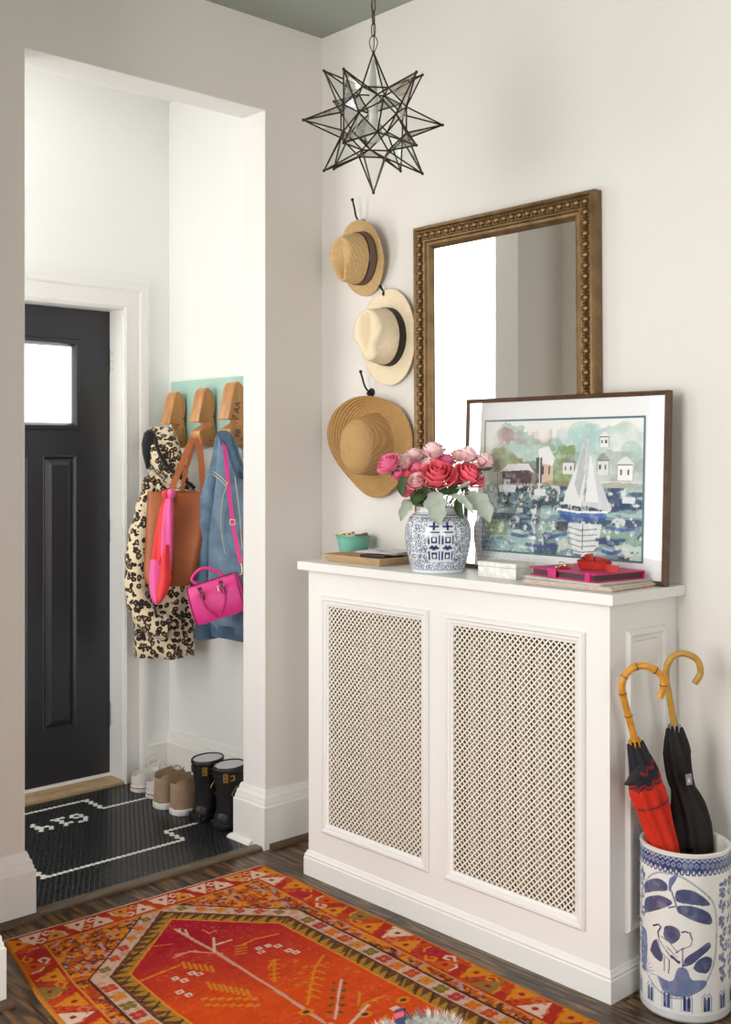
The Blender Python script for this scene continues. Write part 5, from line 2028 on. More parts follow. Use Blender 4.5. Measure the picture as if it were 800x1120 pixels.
# tree of the field (photo positions)
pl([(190, 1018), (230, 1040), (293, 1080), (352, 1120)], .011, (214, 160, 132))
pl([(232, 1042), (231, 1027)], .007, CRM)
pl([(231, 1035), (250, 1029)], .008, CRM)
pl([(240, 1044), (205, 1042), (188, 1049)], .007, (222, 150, 120))
pl([(212, 1041), (190, 1046)], .006, (222, 150, 120))
pl([(200, 1018), (203, 1024)], .006, CRM)
pl([(194, 1017), (194, 1021)], .005, CRM)
pl([(219, 1018), (226, 1022), (234, 1018)], .005, (214, 130, 70))
pl([(163, 1037), (186, 1034)], .005, (214, 120, 60))
pl([(152, 1075), (195, 1057)], .008, YEL)
for k in range(6):
    pl([(198 + 6 * k, 1054 + .8 * k), (201 + 6 * k, 1060 + .8 * k)], .008, YEL)
for x, y in ((190, 1072), (200, 1074), (208, 1066), (216, 1067), (195, 1087), (205, 1090), (280, 1038), (290, 1035), (300, 1035), (283, 1042), (312, 1040), (320, 1042)):
    u, b = ub(x, y)
    D.rect(u - .010, u + .010, b - .009, b + .009, CRM)
    D.rect(u - .004, u + .004, b - .004, b + .004, (190, 60, 50))
for k in range(8):
    pl([(225 + 6 * k, 1076 + 1.1 * k), (229 + 6 * k, 1083 + 1.1 * k)], .008, YEL)
pl([(290, 1060), (297, 1050), (297, 1075)], .007, YEL)
for k in range(5):
    pl([(292, 1052 + 5 * k), (302, 1050 + 5 * k)], .006, YEL)
pl([(260, 1035), (275, 1028), (300, 1022)], .007, YEL)
for k in range(4):
    pl([(255, 1036 + 3 * k), (266, 1034 + 3 * k)], .006, YEL)
for k in range(7):
    for j in range(2):
        u, b = ub(222 + 9 * k + j * 3, 1094 + 7 * j)
        D.rect(u - .009, u + .009, b - .006, b + .006, YEL, .85)
pl([(333, 1100), (340, 1060), (350, 1045)], .007, YEL)
for k in range(6):
    pl([(331 + 1.2 * k, 1093 - 7 * k), (338 + 1.2 * k, 1090 - 7 * k), (346 + 1.2 * k, 1093 - 7 * k)], .006, YEL)
for k in range(5):
    for j in (-1, 1):
        u, b = ub(367 - k + 6 * j, 1076 + 8 * k)
        D.rect(u - .007, u + .007, b - .006, b + .006, (104, 84, 40))
pl([(369, 1072), (363, 1115)], .006, CRM)
for x, y in ((332, 1108), (395, 1110), (436, 1094)):
    u, b = ub(x, y)
    D.ell(u, b, .020, .016, YEL)
    D.ell(u, b, .010, .008, (90, 50, 36))
pl([(390, 1106), (395, 1098), (415, 1090)], .008, YEL)
pl([(388, 1100), (389, 1085)], .007, YEL)
for x, y in ((320, 1052), (325, 1065), (330, 1058), (330, 1075), (322, 1078), (376, 1060), (386, 1063)):
    u, b = ub(x, y)
    D.rect(u - .008, u + .008, b - .007, b + .007, (206, 120, 40), .8)
for sgn in (1, -1):
    for k in range(9):
        b0 = 1.05 + 0.07 * k
        D.line([(0.0, b0), (sgn * 0.13, b0 - 0.06)], .008, YEL if k % 2 else CRM)
        D.rect(sgn * 0.17 - .012, sgn * 0.17 + .012, b0 - .012, b0 + .012, CRM)
D.line([(0.0, 1.0), (0.0, 1.7)], .011, (214, 160, 132))
# wear: pile thinned to the pale foundation
worn = np.clip((vnoise(UU, BB, 150, 41, 2) - 0.66) * 4, 0, 1) * np.clip(nz1 * 2 - .5, 0, 1)
D.put(worn, (222, 184, 160), .35)
D.c *= np.array((0.88, 0.85, 0.84))
D.c *= (0.90 + 0.2 * vnoise(UU, BB, 220, 44, 1))[..., None]
YY = RY0 - BB
xr = np.interp(-YY, [q[0] for q in RX], [q[1] for q in RX])
xl = np.interp(-YY, [q[0] for q in LX], [q[1] for q in LX])
XX = (xr + xl) / 2 + (xr - xl) * UU
YW = YY - 0.025 * (UU + 0.5)                       # the far edge runs slightly askew
ZW = 0.0065 + 0.0012 * vnoise(XX * 1.0, YW * 1.0, 9, 51, 2)
edge = (np.abs(UU) > 0.4995) | (BB < 1e-6) | (BB > RLEN - 1e-6)
ZW[edge] = 0.0008
rug = thing('area_rug', 'worn red and orange oriental rug on the dark wood floor', 'rug', (-0.91, -1.1, 0.0), world_parts=True)
me = grid_mesh('pile', np.stack([XX, YW, ZW], -1))
paint(me, np.clip(D.c, 0, 1))
obj('pile', me, mat_vcol('wool_pile', 0.95, 0.1, bump=0.6, bscale=700), rug)
fr = MB()
rnd = random.Random(3)
for k in range(230):
    u = k / 229 - 0.5
    x = -0.854 + 0.912 * u
    y = RY0 - 0.025 * (u + .5)
    L_ = rnd.uniform(.006, .014)
    dx = rnd.uniform(-.005, .005)
    fr.add([(x - .0014, y - .002, .004), (x + .0014, y - .002, .004), (x + dx + .001, y + L_, .0012), (x + dx - .001, y + L_, .0012)], [(0, 1, 2, 3)])
f_ = obj('fringe', fr, mat('wool_fringe', (214, 196, 170), 0.95), rug)
f_['kind'] = 'stuff'

# ================================================================== HOOK BOARD AND SHOE LASTS
M_MINT = mat('mint_paint', (172, 208, 194), 0.5, bump=0.1, bscale=60, var=0.04, vscale=10)
board = thing('hook_board', 'mint green board on the porch wall carrying three wooden shoe lasts', 'coat rack', (-0.004, 0.65, 1.455), world_parts=True)
obj('board', MB().box(-0.024, -0.0045, 0.28, 1.003, 1.455, 1.745), M_MINT, board, bevel=0.002)
M_LAST = mat('last_wood', (196, 138, 84), 0.32, var=0.22, vscale=14, stretch=(3, 3, 0.6), spec=0.5)
LP = [(315, 160), (338, 178), (357, 215), (369, 262), (370, 310), (360, 355), (360, 400), (370, 450), (380, 500), (380, 560), (360, 588), (300, 590), (272, 566), (254, 506),
      (258, 476), (330, 428), (326, 412), (246, 413), (250, 385), (262, 330), (272, 270), (284, 205), (298, 172)]
LP = [(-(380 - a) / 6.67 / 215, (590 - b) / 6.67 / 264) for a, b in LP]


def last_mesh(s):
    g = MB().prism([(x * s, z * s) for x, z in LP], 'y', -0.034 * s, 0.034 * s)
    return g.mesh('last', 60, 0.016 * s, 4)


lasts = []
for k, (y, z, s) in enumerate(((0.905, 1.453, 1.0), (0.684, 1.456, 1.02), (0.468, 1.456, 1.08))):
    o = obj('shoe_last', last_mesh(s), M_LAST, board)
    o.location = (-0.0245, y, z)
    lasts.append(o)
    pg = MB()
    for (a, b) in ((350, 370), (346, 455), (335, 545)):
        c_ = (-(380 - a) / 6.67 / 215 * s, -0.0345 * s, (590 - b) / 6.67 / 264 * s)
        pg.ball(c_, 0.003, 8, 5)
    obj('nail_holes', pg, mat('dark_hole', (40, 26, 18), 0.8), o)


def text_mesh(txt, size):
    cu = bpy.data.curves.new('txt', 'FONT')
    cu.body = txt
    cu.size = size
    cu.align_x = 'CENTER'
    cu.align_y = 'CENTER'
    ob = bpy.data.objects.new('txt', cu)
    COL.objects.link(ob)
    dg = bpy.context.evaluated_depsgraph_get()
    me = bpy.data.meshes.new_from_object(ob.evaluated_get(dg))
    bpy.data.objects.remove(ob)
    return me


for txt, x, z, sz in (('7 AA', -0.058, 0.145, 0.036), ('98', -0.052, 0.052, 0.034)):
    o = obj('stamped_mark', text_mesh(txt, sz), mat('black_stamp', (30, 24, 22), 0.7), lasts[2])
    o.location = (x, -0.0375, z)
    o.rotation_euler = (PI / 2, math.radians(-75), 0)

# ================================================================== COATS AND BAGS


def mat_leopard():
    m = bpy.data.materials.new('leopard_cloth')
    m.use_nodes = True
    nt = m.node_tree
    b = nt.nodes['Principled BSDF']
    tc = nt.nodes.new('ShaderNodeTexCoord')
    nz = nt.nodes.new('ShaderNodeTexNoise')
    nz.inputs['Scale'].default_value = 38
    nz.inputs['Detail'].default_value = 2
    nt.links.new(tc.outputs['Object'], nz.inputs['Vector'])
    mx = nt.nodes.new('ShaderNodeMix')
    mx.data_type = 'RGBA'
    mx.inputs[0].default_value = 0.022
    nt.links.new(tc.outputs['Object'], mx.inputs[6])
    nt.links.new(nz.outputs['Color'], mx.inputs[7])
    vo = nt.nodes.new('ShaderNodeTexVoronoi')
    vo.inputs['Scale'].default_value = 44
    nt.links.new(mx.outputs[2], vo.inputs['Vector'])
    cr = nt.nodes.new('ShaderNodeValToRGB')
    cr.color_ramp.interpolation = 'CONSTANT'
    e = cr.color_ramp.elements
    e[0].position, e[0].color = 0.0, (*lin((176, 132, 84)), 1)
    e[1].position, e[1].color = 0.22, (*lin((34, 24, 20)), 1)
    x = e.new(0.53)
    x.color = (*lin((232, 214, 180)), 1)
    # break the rings
    n2 = nt.nodes.new('ShaderNodeTexNoise')
    n2.inputs['Scale'].default_value = 60
    nt.links.new(tc.outputs['Object'], n2.inputs['Vector'])
    ad = nt.nodes.new('ShaderNodeMath')
    ad.operation = 'MULTIPLY_ADD'
    ad.inputs[1].default_value = 0.34
    nt.links.new(n2.outputs[0], ad.inputs[0])
    sb = nt.nodes.new('ShaderNodeMath')
    sb.operation = 'SUBTRACT'
    sb.inputs[1].default_value = 0.17
    nt.links.new(ad.outputs[0], sb.inputs[0])
    nt.links.new(vo.outputs['Distance'], ad.inputs[2])
    nt.links.new(sb.outputs[0], cr.inputs[0])
    nt.links.new(cr.outputs[0], b.inputs['Base Color'])
    b.inputs['Roughness'].default_value = 0.85
    b.inputs['Sheen Weight'].default_value = 0.3
    MATS['leopard_cloth'] = m
    return m


def loft_px(rows, D0, thick, folds=None, n=40, sup=1.0):
    """rows of (py, left px, right px[, D]) -> closed garment volume with folds"""
    rings = []
    for r in rows:
        py, l, rr = r[:3]
        D_ = r[3] if len(r) > 3 else D0
        c = pd((l + rr) / 2, py, D_)
        w = (rr - l) / 2 * D_ / FPX
        th_ = thick(py) if callable(thick) else thick
        ring = []
        for k in range(n):
            a = 2 * PI * k / n
            cx, sx = math.cos(a), math.sin(a)
            f = folds(py, a) if folds else 0.0
            cc = math.copysign(abs(cx) ** sup, cx)
            ss = math.copysign(abs(sx) ** sup, sx)
            ring.append(c + RT * (w * cc) - FW * (th_ * ss * (1 + f)))
        rings.append(ring)
    return MB().rings(rings)


def resample(rows, step=6.0):
    out = []
    for a, b in zip(rows, rows[1:]):
        m = max(1, int(abs(b[0] - a[0]) / step))
        for k in range(m):
            t = k / m
            out.append(tuple(x + (y - x) * t for x, y in zip(a, b)))
    out.append(rows[-1])
    return out


M_LEO = mat_leopard()
coat = thing('leopard_coat', 'leopard print hooded coat hanging next to the door casing', 'coat', pd(178, 717, 4.74), world_parts=True)
rows = resample([(512, 163, 203), (530, 160, 212), (560, 156, 213), (590, 152, 213), (620, 147, 213), (650, 146, 213), (690, 146, 213), (708, 146, 213), (717, 147, 213)])
obj('coat_body', loft_px(rows, 4.77, lambda y: 0.045 + 0.04 * smoothstep(510, 600, y),
                         lambda y, a: 0.18 * math.sin(5 * a + 0.02 * y) + 0.1 * math.sin(9 * a - 0.03 * y), 64), M_LEO, coat, smooth=180)
rows = resample([(467, 166, 186, 4.78), (470, 162, 190, 4.77), (478, 159, 194, 4.75), (490, 160, 197, 4.73), (505, 163, 202, 4.72), (520, 172, 207, 4.72), (533, 190, 213, 4.72), (538, 204, 214, 4.72)], 4)
obj('hood', loft_px(rows, 4.75, lambda y: 0.03 + 0.035 * smoothstep(466, 490, y) - 0.03 * smoothstep(505, 538, y), lambda y, a: 0.12 * math.sin(4 * a + 0.05 * y), 48), M_LEO, coat, smooth=180)
M_BLK = mat('black_lining', (22, 20, 24), 0.9, sheen=0.2)
rows = resample([(470, 162, 167, 4.72), (474, 157.5, 170, 4.71), (485, 155, 172, 4.70), (497, 156, 168, 4.70), (508, 159, 165, 4.71), (513, 161, 163, 4.72)], 4)
obj('hood_lining', loft_px(rows, 4.72, 0.03, None, 32), M_BLK, coat, smooth=180)
ed = [pd(x, y, d) for x, y, d in ((170, 478, 4.66), (173, 492, 4.655), (181, 507, 4.65), (192, 518, 4.655), (203, 526, 4.66), (213, 534, 4.67))]
obj('hood_edge', MB().tube(spline(ed, 5), 0.008, 8), M_BLK, coat, smooth=180)
slv = spline([pd(x, y, d) for x, y, d in ((166, 522, 4.74), (158, 560, 4.70), (152, 600, 4.67), (150, 640, 4.65), (156, 668, 4.64), (170, 684, 4.64), (182, 686, 4.66))], 7)
obj('sleeve', MB().tube(slv, [0.03 + 0.022 * smoothstep(0, 0.35, i / (len(slv) - 1)) + 0.003 * math.sin(i * 1.3) for i in range(len(slv))], 20), M_LEO, coat, smooth=180)

# --- tote bag
M_TAN = mat('tan_leather', (172, 94, 48), 0.38, bump=0.2, bscale=160, var=0.16, vscale=9)
tote = thing('tote_bag', 'tan leather tote bag hanging over the leopard coat', 'bag', pd(187, 640, 4.56), world_parts=True)
TD = 4.54
rows = [(538, 161.5, 225.5), (560, 161, 225), (590, 159.5, 222), (615, 158, 218), (630, 157.5, 215), (637, 160, 212), (640, 164, 207)]
rings = []
ins = []
for j, (py, l, r_) in enumerate(resample(rows, 8)):
    c = pd((l + r_) / 2, py, TD)
    w = (r_ - l) / 2 * TD / FPX
    t_ = 0.018 + 0.022 * smoothstep(538, 620, py)
    ring = []
    for k in range(40):
        a = 2 * PI * k / 40
        cc = math.copysign(abs(math.cos(a)) ** 0.35, math.cos(a))
        ss = math.copysign(abs(math.sin(a)) ** 0.6, math.sin(a))
        ring.append(c + RT * (w * cc) - FW * (t_ * ss) + Vector((0, 0, 0.004 * math.sin(3 * a) * (py < 540))))
    rings.append(ring)
top = rings[0]
cen = sum((Vector(p) for p in top), Vector()) / len(top)
inner = [[cen + (Vector(p) - cen) * 0.96 for p in top], [cen + (Vector(p) - cen) * 0.9 + Vector((0, 0, -0.12)) for p in top]]
obj('bag_body', MB().rings(inner[::-1] + rings), M_TAN, tote, smooth=50)
for nm, pts, hw in (('strap', [(212.5, 479, 4.60), (207, 488, 4.585), (196, 515, 4.555), (188, 535, 4.518), (186, 552, 4.510)], 0.0125),
                    ('strap', [(213.5, 479, 4.60), (218, 490, 4.585), (221, 515, 4.565), (223, 540, 4.535), (223.5, 550, 4.53)], 0.0125),
                    ('strap', [(212, 480, 4.625), (208, 500, 4.62), (202, 520, 4.61), (199, 540, 4.60)], 0.008)):
    P_ = spline([pd(*p) for p in pts], 6)
    obj(nm, MB().strap(P_, RT, hw, 0.002), M_TAN, tote, smooth=40)

# --- silk scarf tied to the tote
M_SCR = mat('scarf_red', (236, 44, 46), 0.5, sheen=0.3, bump=0.15, bscale=80)
M_SCP = mat('scarf_pink', (244, 92, 164), 0.5, sheen=0.3, bump=0.15, bscale=80)
scarf = thing('silk_scarf', 'red and pink silk scarf knotted to the strap of the tan tote', 'scarf', pd(178, 661, 4.45), world_parts=True)
sf = lambda ph: (lambda y, a: 0.25 * math.sin(3 * a + ph + y * 0.03))
obj('red_tail', loft_px(resample([(542, 181, 186), (556, 175, 185), (580, 170, 184), (600, 167, 182), (618, 165.5, 177)], 5), 4.475, 0.014, sf(0), 28), M_SCR, scarf, smooth=180)
obj('pink_end', loft_px(resample([(612, 164.5, 180), (630, 163, 183), (645, 163.5, 180), (656, 166, 178), (661, 169, 173)], 5), 4.472, 0.012, sf(2), 28), M_SCP, scarf, smooth=180)
obj('pink_tail', loft_px(resample([(541, 183, 190), (556, 179, 190), (580, 177, 189.5), (605, 176, 189), (625, 178, 188)], 5), 4.458, 0.015, sf(1), 28), M_SCP, scarf, smooth=180)
obj('red_end', loft_px(resample([(596, 180, 185), (615, 176, 186), (632, 174, 188), (648, 171, 184), (660, 172, 176)], 5), 4.446, 0.010, sf(3), 28), M_SCR, scarf, smooth=180)
kn = MB().ball((0, 0, 0), (0.024, 0.018, 0.02), 16, 10)
kn.xf(Matrix.Translation(pd(183, 541, 4.462)))
obj('knot', kn, M_SCR, scarf, smooth=180)
obj('knot_wrap', loft_px([(535, 184, 191), (540, 183, 192), (545, 184, 191)], 4.452, 0.016, None, 20), M_SCP, scarf, smooth=180)

# --- denim jacket
M_DEN = mat('denim', (104, 132, 154), 0.85, bump=0.6, bscale=420, var=0.3, vscale=18, sheen=0.2)
M_DEN2 = mat('dark_denim', (66, 92, 116), 0.85, bump=0.5, bscale=420, var=0.25, vscale=14)
M_STI = mat('denim_stitch', (196, 186, 158), 0.8)
jack = thing('denim_jacket', 'blue denim jacket hanging on the wooden last nearest the opening', 'jacket', at(245, 697, 'x', -0.1), world_parts=True)


def loft_wall(rows, thick, folds=None, n=40):
    rings = []
    for py, l, r_, xc in rows:
        a_, b_ = at(l, py, 'x', xc), at(r_, py, 'x', xc)
        c = (a_ + b_) / 2
        w = (a_.y - b_.y) / 2
        th_ = thick(py) if callable(thick) else thick
        ring = []
        for k in range(n):
            a = 2 * PI * k / n
            f = folds(py, a) if folds else 0
            ring.append(Vector((c.x - th_ * math.sin(a) * (1 + f), c.y + w * math.cos(a), c.z)))
        rings.append(ring)
    return MB().rings(rings)


rows = resample([(477, 240, 252, -.115), (484, 238, 256, -.115), (500, 235, 260, -.112), (515, 232, 266, -.108), (540, 229, 274, -.105), (570, 229, 284, -.105), (610, 230, 288, -.105), (650, 231, 288, -.105),
                 (680, 233, 287, -.105), (690, 236, 286, -.105)])
obj('jacket_body', loft_wall(rows, lambda y: 0.03 + 0.035 * smoothstep(477, 560, y), lambda y, a: 0.2 * math.sin(4 * a + 0.025 * y) + 0.12 * math.sin(7 * a - .02 * y), 64), M_DEN, jack, smooth=180)
slv = spline([at(x, y, 'x', xx) for x, y, xx in ((236, 520, -.135), (229, 545, -.15), (225, 580, -.155), (223, 620, -.155), (224, 660, -.15), (226, 694, -.145))], 7)
obj('sleeve', MB().tube(slv, [0.034 + 0.012 * smoothstep(0, .3, i / (len(slv) - 1)) + .003 * math.sin(i * 1.1) for i in range(len(slv))], 24), M_DEN, jack, smooth=180)
cuff = [at(226, 681, 'x', -.147), at(226.3, 697, 'x', -.145)]
obj('cuff', MB().tube(cuff, [0.047, 0.049], 24), M_DEN2, jack, smooth=50)
col_ = spline([at(x, y, 'x', xx) for x, y, xx in ((241, 479, -.16), (250, 482, -.165), (256, 500, -.17), (262, 514, -.17), (267, 517, -.165))], 6)
obj('collar', MB().strap(col_, Vector((0.3, 0.6, -0.5)), [0.028 + 0.012 * math.sin(i / len(col_) * PI) for i in range(len(col_))], 0.006), M_DEN2, jack, smooth=180)
for pts in ([(234, 516, -.185), (242, 522, -.19), (249, 529, -.19)], [(233, 519, -.186), (241, 525, -.19), (248, 532, -.19)], [(250, 527, -.19), (244, 545, -.195), (242, 575, -.195), (246, 605, -.19)],
            [(257, 521, -.19), (262, 560, -.19), (265, 600, -.19)]):
    obj('seam', MB().tube(spline([at(x, y, 'x', xx) for x, y, xx in pts], 6), 0.0022, 6), M_STI, jack, smooth=60)
bt = MB().ball((0, 0, 0), (0.004, 0.007, 0.007), 10, 6)
bme = bt.mesh('button', 60)
bme.materials.append(mat('copper_button', (176, 120, 64), 0.35, 0.8))
for x, y in ((263.5, 542), (264.5, 580)):
    o = obj('button', bme, None, jack)
    o.location = at(x, y, 'x', -.185)
obj('hem_band', loft_wall([(684, 234, 287, -.105), (697, 237, 287, -.105)], 0.07, lambda y, a: 0.14 * math.sin(4 * a + 17), 48), M_DEN2, jack, smooth=50)

# --- pink handbag
M_HB = mat('pink_bag_leather', (232, 60, 146), 0.35, bump=0.15, bscale=260, var=0.06, vscale=12)
M_HBD = mat('pink_bag_edge', (120, 24, 70), 0.5)
M_NICK = mat('pale_gold', (222, 204, 164), 0.25, 0.9)
hb = thing('pink_handbag', 'small bright pink leather handbag hanging in front of the denim jacket', 'handbag', pd(238, 683, 4.33), world_parts=True)
BD = 4.33
o0, o1 = pd(211, 663, BD), pd(264, 646, BD)
ax_ = (o1 - o0).normalized()
upv = (Vector((0, 0, 1)) - ax_ * ax_.z).normalized()
dp = ax_.cross(upv)                       # towards the back or front
if dp.dot(FW) > 0:
    dp = -dp
Lb = (o1 - o0).length + 0.004
# cross-section: flat base, bowed front, narrower top
sec_ = [(-.055, -.078), (-.062, -.06), (-.063, -.02), (-.055, .03), (-.040, .062), (-.022, .076), (0, .08), (.022, .076), (.040, .062), (.055, .03), (.063, -.02), (.062, -.06), (.055, -.078), (0, -.081)]
sec_ = [(a * 0.9, b * 0.92) for a, b in sec_]


def bag_ring(s, k):
    c = o0 + ax_ * s
    return [c + dp * (a * k) + upv * (b * k) for a, b in sec_]


bg = MB().rings([bag_ring(-.004, .86), bag_ring(0.0, .95), bag_ring(.006, 1.0)] + [bag_ring(.006 + (Lb - .012) * t, 1 + 0.02 * math.sin(PI * t)) for t in (.2, .4, .6, .8)] +
                [bag_ring(Lb - .006, 1.0), bag_ring(Lb, .95), bag_ring(Lb + .004, .86)])
obj('bag_body', bg, M_HB, hb, smooth=50)
for s in (0.003, Lb - 0.003):
    obj('piping', MB().tube([Vector(p) + (Vector(p) - (o0 + ax_ * s)).normalized() * 0.001 for p in bag_ring(s, .99)], 0.0022, 6, closed=True), M_HBD, hb, smooth=60)
zp = spline([o0 + ax_ * (Lb * t) + upv * 0.0755 + dp * .004 for t in (.06, .5, .94)], 6)
obj('zip', MB().strap(zp, dp, 0.006, 0.001), M_HBD, hb)
# two rolled handles: one standing, one fallen over the front
h0, h1 = o0 + ax_ * (Lb * .28) + upv * .045 + dp * .050, o0 + ax_ * (Lb * .70) + upv * .045 + dp * .050
drop = spline([h0, h0 - upv * .045 + dp * .02, h0 - upv * .085 + ax_ * .02 + dp * .02, (h0 + h1) / 2 - upv * .105 + dp * .02, h1 - upv * .085 - ax_ * .02 + dp * .02, h1 - upv * .045 + dp * .02, h1], 6)
obj('handle', MB().tube(drop, 0.0042, 10), mat('pink_handle', (186, 36, 108), 0.4), hb, smooth=60)
g0, g1 = o0 + ax_ * (Lb * .22) + upv * .066 - dp * .025, o0 + ax_ * (Lb * .68) + upv * .066 - dp * .025
stand_h = spline([g0, g0 + upv * .03 - ax_ * .02, g0 + upv * .055 + ax_ * .01, (g0 + g1) / 2 + upv * .056, g1 + upv * .022, g1], 6)
obj('handle', MB().tube(stand_h, 0.0065, 10), M_HB, hb, smooth=60)
for p in (h0, h1):
    tab = [p + upv * .02, p, p - upv * .03]
    obj('handle_tab', MB().strap(tab, ax_, 0.008, 0.002).xf(Matrix.Translation(dp * .006)), M_HBD, hb)
    obj('handle_ring', MB().tube([p + dp * .008 + ax_ * (.007 * math.cos(a * PI / 8)) + upv * (.007 * math.sin(a * PI / 8)) for a in range(16)], 0.0014, 6, closed=True), M_NICK, hb, smooth=60)
obj('zip_pull', MB().tube([o0 + ax_ * (Lb * .62) + upv * .05 + dp * .055, o0 + ax_ * (Lb * .615) + upv * .028 + dp * .06], 0.003, 8), M_NICK, hb, smooth=60)
stp = spline([pd(x, y, d) for x, y, d in ((244.5, 477, 4.49), (247, 500, 4.43), (250, 530, 4.40), (254, 565, 4.37), (259, 595, 4.345), (263.5, 616, 4.328))], 7)
obj('shoulder_strap', MB().strap(stp, RT, 0.0078, 0.0016), M_HB, hb, smooth=40)
q = pd(254.5, 571, 4.362)
bk = MB()
for a, b, c, d in ((-.011, .011, .008, .011), (-.011, .011, -.011, -.008), (-.011, -.008, -.011, .011), (.008, .011, -.011, .011)):
    bk.add([q + RT * x + Vector((0, 0, z)) - FW * y for y in (0, .003) for x, z in ((a, c), (b, c), (b, d), (a, d))],
           [(0, 1, 2, 3), (7, 6, 5, 4), (0, 4, 5, 1), (1, 5, 6, 2), (2, 6, 7, 3), (3, 7, 4, 0)])
obj('buckle', bk, M_NICK, hb)
clp = spline([pd(263.8, 616, 4.326), pd(265, 622, 4.324), pd(264.2, 628, 4.324), o1 + upv * .055 - ax_ * .004], 4)
obj('swivel_clasp', MB().tube(clp, 0.0035, 8), M_NICK, hb, smooth=60)

# ================================================================== SHOES


def shoe_upper(L, hw, ht, op, zin=0.02, z0=0.022):
    """rings from heel (x=0) to toe (x=L). hw, ht half width and height tables over 0..1; op: opening end (0..1)"""
    n = 34
    rings = []
    for i in range(n + 1):
        t = i / n
        w, h = interp(hw, t), interp(ht, t)
        o = 1 - smoothstep(op - 0.10, op, t)
        back = i == 0
        o = 0.0 if back else o
        pts = []
        K = 7
        for k in range(K):
            s = k / (K - 1)
            bulge = 1 - 0.16 * s ** 2 * (1 if o > 0.5 else 1)
            pts.append((-w * bulge, z0 + (h - z0) * (s if o > .5 or back else math.sin(s * PI / 2 * 0.72))))
        top_l = pts[-1]
        m = 8
        inner = []
        for k in range(1, m):
            f = k / m
            # closed: arch over the top; open: go down inside and up again
            ya = top_l[0] + (-2 * top_l[0]) * f
            za = top_l[1] + (h - top_l[1]) * math.sin(f * PI) if o <= .5 else 0
            zi = zin + (top_l[1] - zin) * abs(2 * f - 1) ** 6
            yi = ya * 0.9
            if back:
                inner.append((ya, top_l[1]))
                continue
            inner.append((ya * (1 - o) + yi * o, (top_l[1] + (h - top_l[1]) * math.sin(f * PI)) * (1 - o) + zi * o))
        ring = pts + inner + [(-a, b) for a, b in pts[::-1]]
        rings.append([(t * L, a, b) for a, b in ring])
    return MB().rings(rings)


def sole(L, hw, z1, grow=0.004):
    n = 40
    out = []
    for i in range(n + 1):
        t = i / n
        out.append((t * (L + 2 * grow) - grow, interp(hw, t) + grow if 0 < i < n else 0.35 * (interp(hw, t) + grow)))
    poly = [(x, -w) for x, w in out] + [(x, w) for x, w in out[::-1]]
    return MB().prism(poly, 'z', 0.0, z1)


HWS = [(0, .016), (.04, .029), (.12, .037), (.35, .037), (.55, .045), (.72, .049), (.86, .044), (.95, .030), (1, .010)]


def make_shoe(name, label, loc, rot, high, m_up, m_sole, m_stripe, m_lace, group):
    HWS = [(a, w * (1.2 if high else 1.08)) for a, w in globals()['HWS']]
    t = thing(name, label, 'shoe', loc, group)
    t.rotation_euler = (0, 0, rot)
    L = 0.295
    if high:
        ht = [(0, .124), (.05, .138), (.2, .142), (.36, .146), (.46, .122), (.6, .084), (.75, .058), (.9, .048), (1, .03)]
        up_ = shoe_upper(L, HWS, ht, 0.42)
    else:
        ht = [(0, .068), (.05, .082), (.2, .074), (.34, .08), (.45, .096), (.6, .076), (.75, .052), (.9, .044), (1, .028)]
        up_ = shoe_upper(L, HWS, ht, 0.46)
    obj('upper', up_, m_up, t, smooth=60)
    obj('sole', sole(L, HWS, 0.024), m_sole, t, bevel=0.003, smooth=40)
    if m_stripe:
        g = sole(L, HWS, 0.0035, 0.0048).xf(Matrix.Translation((0, 0, 0.017)))
        obj('sole_stripe', g, m_stripe, t)
    if m_lace:
        for k in range(5):
            x = L * (0.46 + 0.05 * k)
            z = interp(ht, x / L) + 0.003
            ln_ = MB().tube(spline([(x - .006, -.022, z - .012), (x, 0, z + .003), (x + .008, .022, z - .012)], 5), 0.0028, 6)
            obj('lace', ln_, m_lace, t, smooth=60)
        x = L * 0.44
        z = interp(ht, .44)
        for s in (-1, 1):
            lp_ = spline([(x, 0, z), (x - .01, s * .02, z + .02), (x - .03, s * .036, z + .008), (x - .02, s * .03, z - .012), (x, 0, z)], 6)
            obj('lace_bow', MB().tube(lp_, 0.0028, 6), m_lace, t, smooth=60)
    return t


M_CANV = mat('white_canvas', (226, 222, 214), 0.85, bump=0.3, bscale=600)
M_RUB = mat('white_rubber', (232, 230, 226), 0.45)
M_SUED = mat('taupe_suede', (164, 136, 108), 0.9, bump=0.3, bscale=300, var=0.1, vscale=30, sheen=0.3)
M_STR = mat('red_stripe', (150, 44, 50), 0.5)
Zp = 0.0026
make_shoe('white_sneaker', 'white canvas low sneaker nearest the door', (-0.272, 0.905, Zp), 0.06, False, M_CANV, M_RUB, M_STR, M_CANV, 'pair of white sneakers')
make_shoe('white_sneaker', 'white canvas low sneaker beside the taupe high top', (-0.272, 0.79, Zp), -0.04, False, M_CANV, M_RUB, M_STR, M_CANV, 'pair of white sneakers')
make_shoe('high_top_shoe', 'taupe suede high top shoe beside the white sneakers', (-0.322, 0.645, Zp), 0.06, True, M_SUED, M_RUB, None, M_SUED, 'pair of taupe high tops')
make_shoe('high_top_shoe', 'taupe suede high top shoe beside the black boots', (-0.318, 0.535, Zp), -0.02, True, M_SUED, M_RUB, None, M_SUED, 'pair of taupe high tops')

M_WEL = mat('black_rubber', (26, 25, 27), 0.42, bump=0.1, bscale=120)
M_LIN = mat('grey_lining', (190, 188, 190), 0.9)
M_GLD = mat('gold_buckle', (206, 172, 92), 0.3, 0.9)


